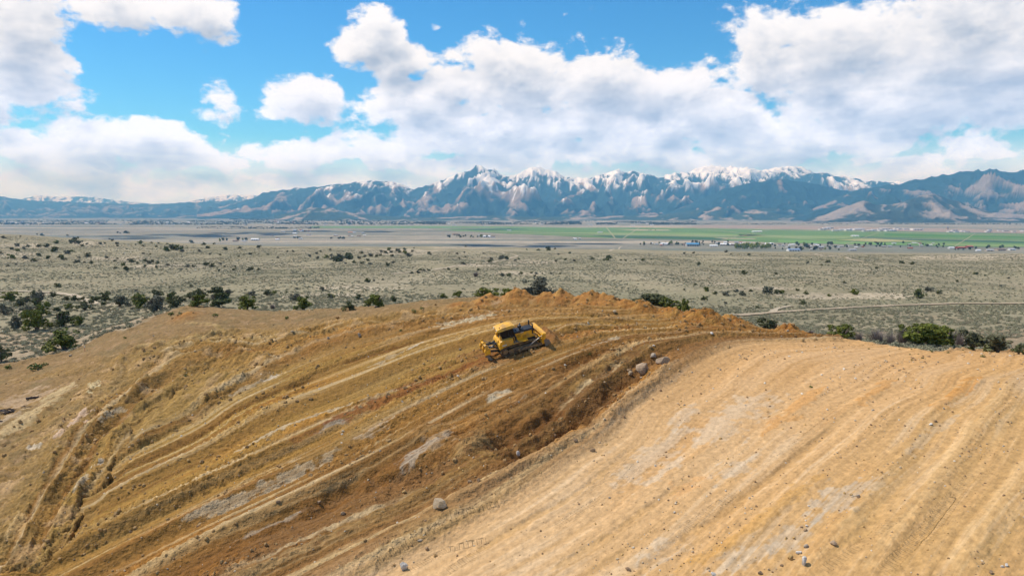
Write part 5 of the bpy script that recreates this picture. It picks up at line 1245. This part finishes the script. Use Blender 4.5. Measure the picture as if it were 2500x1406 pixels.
def strew(name, n, mesh, smin, smax, mask, label, pw_=3.0):
    Y = np.exp(nr.uniform(math.log(26), math.log(112), n)); a = nr.uniform(-.92, .92, n); X = a * Y
    p = pit_lookup(mask, a, Y) * in_pit(X, Y)
    k = nr.uniform(0, 1, n) < p; X, Y = X[k], Y[k]
    s = smin + (smax - smin) * nr.uniform(0, 1, len(X)) ** pw_
    s = s * np.clip(Y / 45, .7, 1.5)
    Z = ground_z(X, Y) + s * .12
    tag(scatter(name, mesh, np.c_[X, Y, Z], np.c_[s * nr.uniform(.8, 1.5, len(s)), s, s * .7], nr.uniform(-.5, 6, (len(s), 3)) * np.array([.2, .2, 1])), label, 'stones', kind='stuff')
pm = np.clip(right * (.10 + .9 * sstep(fbm(psi_n * 2.5, S_ * .05, 3, 111), .1, .6)) + core * .12 + .05, 0, 1)
cm = np.clip(clod_zone * .8 * sstep(fbm(psi_n * 2.8, S_ * .07, 3, 112), -.15, .5) + hm * .5, 0, 1)
strew('pebbles', 30000, lump('pebble', 1, M_PEB), .05, .20, pm, 'loose pebbles scattered over the graded earth', 3.5)
strew('clods', 30000, lump('clod', 2, M_CLOD), .07, .36, cm, 'crumbled brown clods on the bench faces', 3.0)
strew('clods', 9000, lump('clod', 4, M_CLOD), .08, .30, hm, 'crumbled brown clods on the soil heaps', 2.5)

# ------------------------------------------------------------------ brush and stakes at the left border
def brush_pile(px, py, wpx, label, n, seed):
    h = hit(px, py, 40); s = wpx / F * h[1]; r_ = random.Random(seed)
    o = empty('brush_pile', h)
    for k in range(n):
        bm = bmesh.new(); a = r_.uniform(-.5, .5) + (math.pi if r_.random() < .5 else 0); L = s * r_.uniform(.25, .55)
        p = Vector((r_.uniform(-.35, .35) * s, r_.uniform(-.15, .15) * s, r_.uniform(.03, .16) * s)); d = Vector((math.cos(a), math.sin(a), r_.uniform(-.12, .2)))
        q = p + d * L * .5 + Vector((0, 0, r_.uniform(-.03, .06) * s))
        tube(bm, [p - d * L * .3, q, p + d * L], [s * .016, s * .012, s * .004], 5)
        mesh_obj('branch', bm_mesh('branch', bm, M_BARKD if k % 4 else M_TWIG), parent=o)
    tag(o, label, 'brush pile', 'brush heaps on the lower pad')
M_BARKD = simple_mat('charred_bark', (.045,.032,.028), .9, mott=.35, scale=5)
brush_pile(22, 1008, 52, 'tangled dark brush heap at the left border on the lower pad', 34, 1)
brush_pile(62, 996, 30, 'thin brown branches right of the tangled brush heap', 9, 2)
def log(px, py, wpx, label, rz):
    h = hit(px, py, 40); s = wpx / F * h[1]
    o = empty('fallen_log', (h[0], h[1], h[2] + s * .05)); o.rotation_euler.z = rz
    bm = bmesh.new(); tube(bm, [(-.5*s,0,0),(-.2*s,.02*s,.02*s),(.2*s,-.01*s,.03*s),(.5*s,.03*s,.02*s)], [.075*s,.085*s,.07*s,.03*s], 8)
    mesh_obj('trunk', bm_mesh('trunk', bm, M_BARKD, True), parent=o)
    for k in range(4):
        bm = bmesh.new(); x = (-.3 + k * .2) * s
        tube(bm, [(x,0,.03*s),(x + .1*s,.06*s*(-1)**k,.10*s),(x + .16*s,.10*s*(-1)**k,.13*s)], [.025*s,.016*s,.006*s], 5)
        mesh_obj('branch', bm_mesh('branch', bm, M_BARKD), parent=o)
    tag(o, label, 'log', 'logs on the lower pad')
log(84, 973, 36, 'dark fallen log lying on the lower pad near the left border', .35)
log(4, 1030, 26, 'dark log end at the left border below the brush heap', .1)
M_WPOST = simple_mat('white_plastic', (.75,.77,.78), .5, mott=.05); M_RED = simple_mat('red_tape', (.45,.07,.05), .6)
def stake(px, py, hpx, label, red):
    h = hit(px, py, 40)
    s = hpx / F * h[1]; o = empty('marker_stake', h)
    bm = bmesh.new(); tube(bm, [(0,0,-.2),(0,0,s*.7)], [max(.03, s*.035)]*2, 6); mesh_obj('post', bm_mesh('post', bm, M_RED if red else M_WPOST), parent=o)
    bm = bmesh.new(); tube(bm, [(0,0,s*.7),(0,0,s)], [max(.04, s*.05)]*2, 6); mesh_obj('cap', bm_mesh('cap', bm, M_WPOST), parent=o)
    tag(o, label, 'stake')
stake(223, 752, 17, 'thin white marker post among the junipers at left', False)
stake(207, 858, 14, 'red stake with white top on the brown slope at left', True)

# ------------------------------------------------------------------ the bulldozer (x forward, y left, z up, metres)
DUST = (.33,.20,.085)
M_YEL = simple_mat('yellow_paint', (.80,.40,.018), .38, spec=.45, mott=.10, scale=2.0, dirt=(.44,.255,.075), dirt_amt=.22)
M_BLK = simple_mat('black_paint', (.018,.019,.022), .42, spec=.4, mott=.2, scale=3.0, dirt=(.10,.075,.05), dirt_amt=.08)
M_STL = simple_mat('worn_steel', (.20,.18,.165), .55, metal=.35, spec=.4, mott=.25, scale=4.0, dirt=DUST, dirt_amt=.16)
M_MUD = simple_mat('muddy_steel', (.13,.095,.07), .85, metal=.1, mott=.3, scale=4.0, dirt=DUST, dirt_amt=.25)
M_CHR = simple_mat('chrome_rod', (.42,.40,.38), .45, metal=.6, mott=.15, dirt=DUST, dirt_amt=.12)
M_HOSE = simple_mat('black_hose', (.015,.015,.016), .6)
M_LIGHT = simple_mat('lamp_lens', (.75,.75,.70), .15, spec=.6, mott=.05)
M_DECAL = simple_mat('pale_decal', (.62,.60,.56), .5, mott=.25, scale=14.0)
M_WHT = simple_mat('white_muffler', (.66,.64,.60), .4, mott=.1)
def glass_mat():
    m, gg, b = new_mat('cab_glass'); b.inputs['Base Color'].default_value = (.008,.011,.014,1); b.inputs['Roughness'].default_value = .12; b.inputs['Specular IOR Level'].default_value = .35
    return m
M_GLS = glass_mat()
dz = empty('bulldozer', (0, 0, 0))
tag(dz, 'yellow crawler bulldozer with black hood pushing soil across the slope', 'bulldozer')
def bev(bm, r):
    if r: bmesh.ops.bevel(bm, geom=bm.edges[:], offset=r, segments=2, affect='EDGES', profile=.6)
def part(name, bm, mat, parent=None, bevel=0.0, smooth=False, label=None):
    if bevel: bev(bm, bevel)
    o = mesh_obj(name, bm_mesh(name, bm, mat, smooth), parent=parent or dz)
    if label: o['label'] = label
    return o
def box(x0, x1, y0, y1, z0, z1, bm=None):
    bm = bm or bmesh.new(); r = bmesh.ops.create_cube(bm, size=1.0)
    for v in r['verts']: v.co = ((x0+x1)/2 + v.co.x*(x1-x0), (y0+y1)/2 + v.co.y*(y1-y0), (z0+z1)/2 + v.co.z*(z1-z0))
    return bm
def prism(prof, y0, y1, bm=None, taper=0.0):
    """side profile (x, z) extruded from y0 to y1; taper pulls the top inwards"""
    bm = bm or bmesh.new(); zs = [p[1] for p in prof]; z0, z1 = min(zs), max(zs)
    def yy(y, z): 
        m_ = (y0 + y1) / 2; return m_ + (y - m_) * (1 - taper * (z - z0) / (z1 - z0))
    A = [bm.verts.new((x, yy(y0, z), z)) for x, z in prof]; B = [bm.verts.new((x, yy(y1, z), z)) for x, z in prof]
    n = len(prof)
    for k in range(n): bm.faces.new((A[k], A[(k+1) % n], B[(k+1) % n], B[k]))
    bm.faces.new(list(reversed(A))); bm.faces.new(B)
    return bm
def cyl(p0, p1, r0, r1=None, seg=14, bm=None):
    bm = bm or bmesh.new(); tube(bm, [p0, p1], [r0, r1 if r1 is not None else r0], seg); return bm
# tracks
SPX, SPZ, SPR, IDX, IDZ, IDR = -1.78, .60, .50, 1.80, .53, .44
def track_path():
    pts = []
    for k in range(13): a = math.radians(90 + 180 * k / 12); pts.append((SPX + SPR * math.cos(a), SPZ + SPR * math.sin(a)))
    pts[-1] = (SPX, .08)
    for k in range(1, 12): pts.append((SPX + (IDX - SPX) * k / 12, .075))
    for k in range(13): a = math.radians(-90 + 180 * k / 12); pts.append((IDX + IDR * math.cos(a), IDZ + IDR * math.sin(a)))
    for k in range(1, 12):
        t = k / 12; pts.append((IDX + (SPX - IDX) * t, IDZ + IDR + (SPZ + SPR - IDZ - IDR) * t - .05 * math.sin(2 * math.pi * t) ** 2))
    return pts
tp = track_path(); tl_ = [0]
for k in range(len(tp)): q, p = tp[(k+1) % len(tp)], tp[k]; tl_.append(tl_[-1] + math.hypot(q[0]-p[0], q[1]-p[1]))
def at_len(s):
    s %= tl_[-1]
    for k in range(len(tp)):
        if tl_[k+1] >= s:
            t = (s - tl_[k]) / max(tl_[k+1] - tl_[k], 1e-6); p, q = tp[k], tp[(k+1) % len(tp)]
            return Vector((p[0] + (q[0]-p[0])*t, 0, p[1] + (q[1]-p[1])*t)), Vector((q[0]-p[0], 0, q[1]-p[1])).normalized()
for sd in (-1, 1):
    yc = sd * 1.08
    bm = bmesh.new(); n = 44
    for k in range(n):
        p, d = at_len(tl_[-1] * k / n); nn = Vector((d.z, 0, -d.x))
        L = tl_[-1] / n * .47
        for (a0, a1, b0, b1, w) in ((-L, L, -.015, .03, .29), (L * .55, L, .03, .085, .285), (-L*.8, L*.8, -.12, -.015, .13)):
            vv = []
            for ss in (-1, 1):
                for (a, b) in ((a0, b0), (a1, b0), (a1, b1), (a0, b1)): q = p + d * a + nn * b; vv.append(bm.verts.new((q.x, yc + ss * w, q.z)))
            for f_ in ((0,1,2,3),(4,7,6,5),(0,4,5,1),(1,5,6,2),(2,6,7,3),(3,7,4,0)): bm.faces.new([vv[i] for i in f_])
    tr = part('track', bm, M_MUD)
    bm = cyl((SPX, yc - .17, SPZ), (SPX, yc + .17, SPZ), SPR - .13, seg=22); cyl((SPX, yc + sd * .17, SPZ), (SPX, yc + sd * .30, SPZ), .34, .30, 20, bm)
    part('sprocket', bm, M_MUD)
    bm = cyl((IDX, yc - .10, IDZ), (IDX, yc + .10, IDZ), IDR - .12, seg=22); cyl((IDX, yc - .2, IDZ), (IDX, yc + .2, IDZ), .16, None, 14, bm)
    part('idler', bm, M_MUD)
    part('track_frame', prism([(-1.35,.28),(1.45,.28),(1.5,.62),(.9,.74),(-.9,.74),(-1.4,.62)], yc - .22, yc + .22), M_MUD, bevel=.02)
    for k in range(7):
        x = -1.25 + k * .42; part('roller', cyl((x, yc - .24, .25), (x, yc + .24, .25), .12, seg=12), M_MUD)
    part('carrier_roller', cyl((.1, yc - .2, .92), (.1, yc + .2, .92), .10, seg=12), M_MUD)
    # push arm and tilt cylinder
    part('push_arm', prism([(-.35,.36),(.1,.34),(2.95,.22),(2.98,.50),(.1,.66),(-.3,.62)], sd * 1.46, sd * 1.72), M_MUD, bevel=.03)
    part('arm_pivot', cyl((-.15, sd * 1.40, .50), (-.15, sd * 1.78, .50), .20, seg=16), M_MUD)
    br = part('blade_brace', cyl((1.15, sd * 1.58, .62), (2.1, sd * 1.50, .98), .085, seg=12), M_STL)
    part('rod', cyl((2.1, sd * 1.50, .98), (2.95, sd * 1.44, 1.32), .05, seg=10), M_CHR, br)
# main frame and belly
part('main_frame', prism([(-2.25,.45),(2.1,.45),(2.25,.75),(2.2,1.15),(-2.2,1.15),(-2.4,.9)], -.74, .74), M_BLK, bevel=.03)
# engine hood: yellow side panels, black sloping top
hood = part('engine_hood', prism([(-.05,1.10),(2.30,1.05),(2.36,1.25),(2.34,1.98),(2.20,2.12),(-.05,2.22)], -.60, .60), M_YEL, bevel=.03)
part('hood_top', prism([(-.10,2.10),(2.30,2.00),(2.32,2.10),(2.22,2.22),(-.10,2.34)], -.64, .64, taper=.10), M_BLK, bevel=.02)
for (x0, x1) in ((.30, .95), (1.05, 1.62)):
    part('hood_vent', box(x0, x1, -.42, .42, 2.225 - x0 * .045, 2.275 - x0 * .045), M_HOSE, bevel=.01)
part('grille', box(2.355, 2.40, -.48, .48, 1.18, 1.96), M_BLK)
for k in range(7): part('grille_bar', box(2.40, 2.425, -.46, .46, 1.24 + k * .1, 1.27 + k * .1), M_STL)
for sd in (-1, 1):
    for (x0, x1, z0, z1) in ((.02, .62, 1.42, 2.02), (.68, 1.32, 1.18, 2.02), (1.38, 2.22, 1.18, 1.96)):
        q = part('side_panel', box(x0, x1, sd * .605, sd * .625, z0, z1) if sd > 0 else box(x0, x1, -.625, -.605, z0, z1), M_YEL, bevel=.006)
        if x1 < 1.4:
            for k in range(4): part('louver', box(x0 + .08, x1 - .08, sd * .64 - .012, sd * .64 + .012, z0 + .14 + k * .1, z0 + .17 + k * .1), M_BLK, q)
    part('hood_decal', box(.62, 1.0, sd * .645 - .005, sd * .645 + .005, 2.04, 2.10), M_DECAL)
    part('lift_cylinder', cyl((2.05, sd * .62, 1.55), (2.20, sd * .64, 2.55), .085, seg=12), M_BLK)
    part('lift_rod', cyl((2.05, sd * .62, 1.55), (2.85, sd * .66, .72), .045, seg=10), M_CHR)
    part('cylinder_yoke', box(1.98, 2.30, sd * .56, sd * .76, 1.9, 2.12) if sd > 0 else box(1.98, 2.30, -.76, -.56, 1.9, 2.12), M_BLK, bevel=.02)
    part('hydraulic_hose', cyl((2.1, sd * .60, 2.5), (2.32, sd * .5, 1.7), .035, seg=8), M_HOSE)
    lamp = part('work_light', box(2.12, 2.26, sd * .56 - .10, sd * .56 + .10, 2.60, 2.76), M_BLK, bevel=.02)
    part('lens', box(2.262, 2.272, sd * .56 - .08, sd * .56 + .08, 2.62, 2.74), M_LIGHT, lamp)
# exhaust and precleaner
part('exhaust_base', cyl((.95, .12, 2.2), (.95, .12, 2.55), .10, seg=14), M_WHT)
ex = part('exhaust_pipe', cyl((.95, .12, 2.5), (.90, .12, 2.86), .075, .07, 14), M_WHT)
part('rain_cap', cyl((.86, .12, 2.84), (.98, .12, 2.90), .09, seg=12), M_BLK, ex)
part('precleaner_stem', cyl((.72, -.2, 2.2), (.72, -.2, 2.55), .09, seg=14), M_BLK)
bm = bmesh.new(); tube(bm, [(.72,-.2,2.52),(.72,-.2,2.58),(.72,-.2,2.74),(.72,-.2,2.84),(.72,-.2,2.88)], [.14,.22,.24,.17,.05], 18)
part('precleaner', bm, M_BLK, smooth=True)
# deck, fenders, tank
for sd in (-1, 1):
    y0, y1 = (sd * .62, sd * 1.34) if sd > 0 else (-1.34, -.62)
    part('fender', prism([(-2.35,1.22),(.1,1.22),(1.2,1.16),(1.2,1.22),(.1,1.30),(-2.35,1.30)], y0, y1), M_YEL, bevel=.01)
    tk = part('side_tank', prism([(-2.38,1.00),(-.62,1.30),(-.62,1.92),(-1.78,2.02),(-2.12,1.90),(-2.34,1.55)], y0 if sd > 0 else -1.28, y1 if sd < 0 else 1.28, taper=.08), M_YEL, bevel=.05)
    part('tank_decal', box(-2.0, -1.45, sd * 1.29 - .006, sd * 1.29 + .006, 1.36, 1.48), M_DECAL, tk)
    part('step', box(-.58, .05, sd * .66, sd * 1.30, 1.30, 1.36) if sd > 0 else box(-.58, .05, -1.30, -.66, 1.30, 1.36), M_STL)
    bm = bmesh.new(); tube(bm, [(-.60, sd*1.24, 1.45),(-.60, sd*1.24, 2.02),(-.50, sd*1.24, 2.08),(-.42, sd*1.24, 2.02),(-.40, sd*1.24, 1.36)], [.022]*5, 8); part('grab_rail', bm, M_YEL)
part('rear_body', prism([(-2.40,.70),(-2.05,.62),(-1.6,1.3),(-1.7,1.95),(-2.25,1.95),(-2.42,1.5)], -.64, .64), M_YEL, bevel=.04)
part('rear_grille', box(-2.455, -2.42, -.45, .45, 1.15, 1.6), M_BLK)
# cab
cab = part('cab', prism([(-1.86,1.30),(-.02,1.30),(.02,1.75),(-.20,2.02),(-1.90,2.02)], -.78, .78), M_BLK, bevel=.03)
CX0, CX1, CW0, CW1, CZ0, CZ1 = -1.88, -.12, .80, .70, 2.0, 3.02
for (x, xt) in ((CX0 + .05, CX0 + .12), (-.85, -.85), (CX1 - .05, CX1 - .16)):
    for sd in (-1, 1): part('pillar', cyl((x, sd * (CW0 - .05), CZ0), (xt, sd * (CW1 - .05), CZ1), .055, seg=8), M_BLK, cab)
for sd in (-1, 1):
    for (a0, a1, b0, b1) in ((CX0 + .08, -.88, CX0 + .15, -.88), (-.82, CX1 - .08, -.82, CX1 - .19)):
        bm = bmesh.new(); v = [bm.verts.new(q) for q in ((a0, sd*(CW0-.06), CZ0), (a1, sd*(CW0-.06), CZ0), (b1, sd*(CW1-.06), CZ1), (b0, sd*(CW1-.06), CZ1), (a0, sd*(CW0-.085), CZ0), (a1, sd*(CW0-.085), CZ0), (b1, sd*(CW1-.085), CZ1), (b0, sd*(CW1-.085), CZ1))]
        for f_ in ((0,1,2,3),(7,6,5,4),(0,4,5,1),(1,5,6,2),(2,6,7,3),(3,7,4,0)): bm.faces.new([v[i] for i in f_])
        part('window', bm, M_GLS, cab)
part('windshield', prism([(CX1-.09,CZ0),(CX1-.07,CZ0),(CX1-.18,CZ1),(CX1-.20,CZ1)], -.68, .68, taper=.1), M_GLS, cab)
part('rear_window', prism([(CX0+.05,CZ0),(CX0+.07,CZ0),(CX0+.14,CZ1),(CX0+.12,CZ1)], -.68, .68, taper=.1), M_GLS, cab)
for sd in (-1, 1):
    part('door_handle', box(-.74, -.62, sd * .79 - .02, sd * .79 + .02, 2.12, 2.16), M_STL, cab)
    part('rear_corner_panel', prism([(-2.02,1.92),(-1.72,1.92),(-1.82,2.42),(-2.0,2.40)], sd * .60, sd * .88) if sd > 0 else prism([(-2.02,1.92),(-1.72,1.92),(-1.82,2.42),(-2.0,2.40)], -.88, -.60), M_YEL, bevel=.02)
roof = part('roof', prism([(-2.16,3.02),(-1.95,2.99),(-.05,3.02),(.06,3.10),(.02,3.22),(-.35,3.34),(-1.55,3.34),(-2.12,3.24)], -.92, .92, taper=.16), M_YEL, bevel=.04)
part('roof_hatch', box(-1.35, -.45, -.42, .42, 3.34, 3.375), M_YEL, roof, bevel=.015)
part('roof_edge', prism([(-2.12,2.94),(-.05,2.98),(-.05,3.03),(-2.12,3.01)], -.86, .86), M_BLK, roof)
part('roof_light', box(-2.20, -2.12, -.62, -.40, 3.08, 3.22), M_LIGHT, roof, bevel=.015); part('roof_light', box(-2.20, -2.12, .40, .62, 3.08, 3.22), M_LIGHT, roof, bevel=.015)
part('antenna_pod', cyl((-1.75, -.5, 3.33), (-1.75, -.5, 3.42), .05, seg=10), M_BLK, roof)
part('seat', prism([(-1.5,2.0),(-.95,2.0),(-.95,2.14),(-1.32,2.16),(-1.42,2.72),(-1.56,2.70)], -.26, .26), M_BLK, cab, bevel=.03)
part('mirror', box(.0, .06, -.98, -.80, 2.55, 2.78), M_BLK, bevel=.015)
# blade
def blade_prof(t0, t1, thick, n=9):
    pr = []
    for k in range(n + 1):
        t = t0 + (t1 - t0) * k / n
        pr.append((3.02 + .34 * (2*t - 1) ** 2 - .10 * t, .05 + 1.62 * t))
    return pr + [(x - thick, z) for x, z in reversed(pr)]
blade = part('blade', prism(blade_prof(.20, 1.0, .10), -1.95, 1.95), M_YEL, bevel=.008)
part('cutting_edge', prism(blade_prof(.0, .20, .09, 3), -1.99, 1.99), M_STL, blade)
for sd in (-1, 1):
    y0, y1 = (1.95, 2.05) if sd > 0 else (-2.05, -1.95)
    part('end_plate', prism([(2.86,.05),(3.52,.02),(3.50,.75),(3.10,.98),(2.86,.95)], y0, y1), M_STL, blade, bevel=.01)
    part('upper_end_plate', prism([(2.80,.96),(3.05,1.0),(3.20,1.66),(2.92,1.66)], y0 + sd * -.02, y1 + sd * -.02), M_YEL, blade, bevel=.01)
part('top_rail', prism([(2.74,1.50),(3.02,1.50),(3.16,1.70),(2.90,1.72)], -1.94, 1.94), M_YEL, blade, bevel=.02)
part('back_beam', box(2.62, 2.92, -1.85, 1.85, .40, .68), M_YEL, blade, bevel=.03)
part('back_beam', box(2.66, 2.90, -1.85, 1.85, .98, 1.14), M_YEL, blade, bevel=.02)
for k in range(9):
    y = -1.76 + k * .44
    part('rib', prism([(2.64,.68),(2.90,.68),(2.93,1.50),(2.76,1.50)], y - .035, y + .035), M_YEL, blade, bevel=.008)
for sd in (-1, 1): part('lift_lug', prism([(2.55,.60),(2.95,.55),(2.95,.95),(2.62,.86)], sd * .66 - .06, sd * .66 + .06), M_YEL, blade, bevel=.01)
# ripper
rip = part('ripper_beam', box(-3.92, -3.52, -1.18, 1.18, .86, 1.26), M_YEL, bevel=.05)
for sd in (-1, 0, 1):
    part('shank_pocket', prism([(-4.12,.80),(-3.50,.80),(-3.44,1.30),(-3.55,1.62),(-3.95,1.66),(-4.14,1.30)], sd * .98 - .15, sd * .98 + .15), M_YEL, rip, bevel=.03)
    sh = part('shank', prism([(-4.02,1.95),(-3.72,1.95),(-3.66,.55),(-3.45,.16),(-3.32,.06),(-3.42,-.02),(-3.72,.05),(-3.98,.5)], sd * .98 - .055, sd * .98 + .055), M_STL, rip, bevel=.012) if sd == -1 else part('shank', prism([(-4.0,1.9),(-3.74,1.9),(-3.70,.62),(-3.55,.30),(-3.75,.28),(-3.96,.6)], sd * .98 - .05, sd * .98 + .05), M_STL, rip)
    part('tower_plate', prism([(-4.02,1.40),(-3.70,1.40),(-3.60,1.96),(-3.72,2.10),(-3.98,2.06)], sd * .98 - .20, sd * .98 - .15), M_YEL, rip, bevel=.01)
part('tower_tie', box(-3.98, -3.74, -.95, .95, 1.74, 1.90), M_YEL, rip, bevel=.02)
for sd in (-1, 1):
    part('lower_link', prism([(-2.35,.58),(-2.25,.78),(-3.50,1.08),(-3.55,.90)], sd * .60 - .10, sd * .60 + .10), M_BLK, bevel=.02)
    c_ = part('ripper_cylinder', cyl((-2.35, sd * .36, 1.65), (-2.95, sd * .38, 1.38), .085, seg=12), M_BLK)
    part('rod', cyl((-2.95, sd * .38, 1.38), (-3.55, sd * .40, 1.14), .045, seg=10), M_CHR, c_)
    c_ = part('ripper_cylinder', cyl((-2.38, sd * .78, 1.10), (-3.0, sd * .80, 1.45), .08, seg=12), M_BLK)
    part('rod', cyl((-3.0, sd * .80, 1.45), (-3.72, sd * .82, 1.86), .04, seg=10), M_CHR, c_)
    part('upper_link', prism([(-2.40,1.45),(-2.40,1.60),(-3.62,1.72),(-3.62,1.58)], sd * .14 - .05, sd * .14 + .05), M_BLK, bevel=.012)
fwd = Vector((fx, fy, gf)).normalized(); lft = Vector((-fy, fx, gl_)); lft = (lft - fwd * lft.dot(fwd)).normalized(); up_ = fwd.cross(lft)
DS = .93
mw = Matrix((fwd, lft, up_)).transposed().to_4x4()
dz.matrix_world = Matrix.Translation((DZX, DZY, DZZ + .04)) @ mw @ Matrix.Scale(DS, 4)

# ------------------------------------------------------------------ look-alikes are told apart by their place, counted from the left
TENS = {20: 'twenty', 30: 'thirty', 40: 'forty', 50: 'fifty'}
def ordinal(n):
    if n <= 20: return ORD[n - 1]
    t = n // 10 * 10
    return TENS[t][:-1] + 'ieth' if n == t else TENS[t] + '-' + ORD[n - t - 1]
same = {}
for o in COL.objects:
    if o.parent is None and o.get('label') and o.get('category') in ('juniper', 'building', 'tree') and o.location.y > 1: same.setdefault(o['label'], []).append(o)
for lab, os_ in same.items():
    if 1 < len(os_) < 60:
        os_.sort(key=lambda o: o.location.x / o.location.y)
        for k, o in enumerate(os_): o['label'] = f"{lab}, {ordinal(k + 1)} from left"
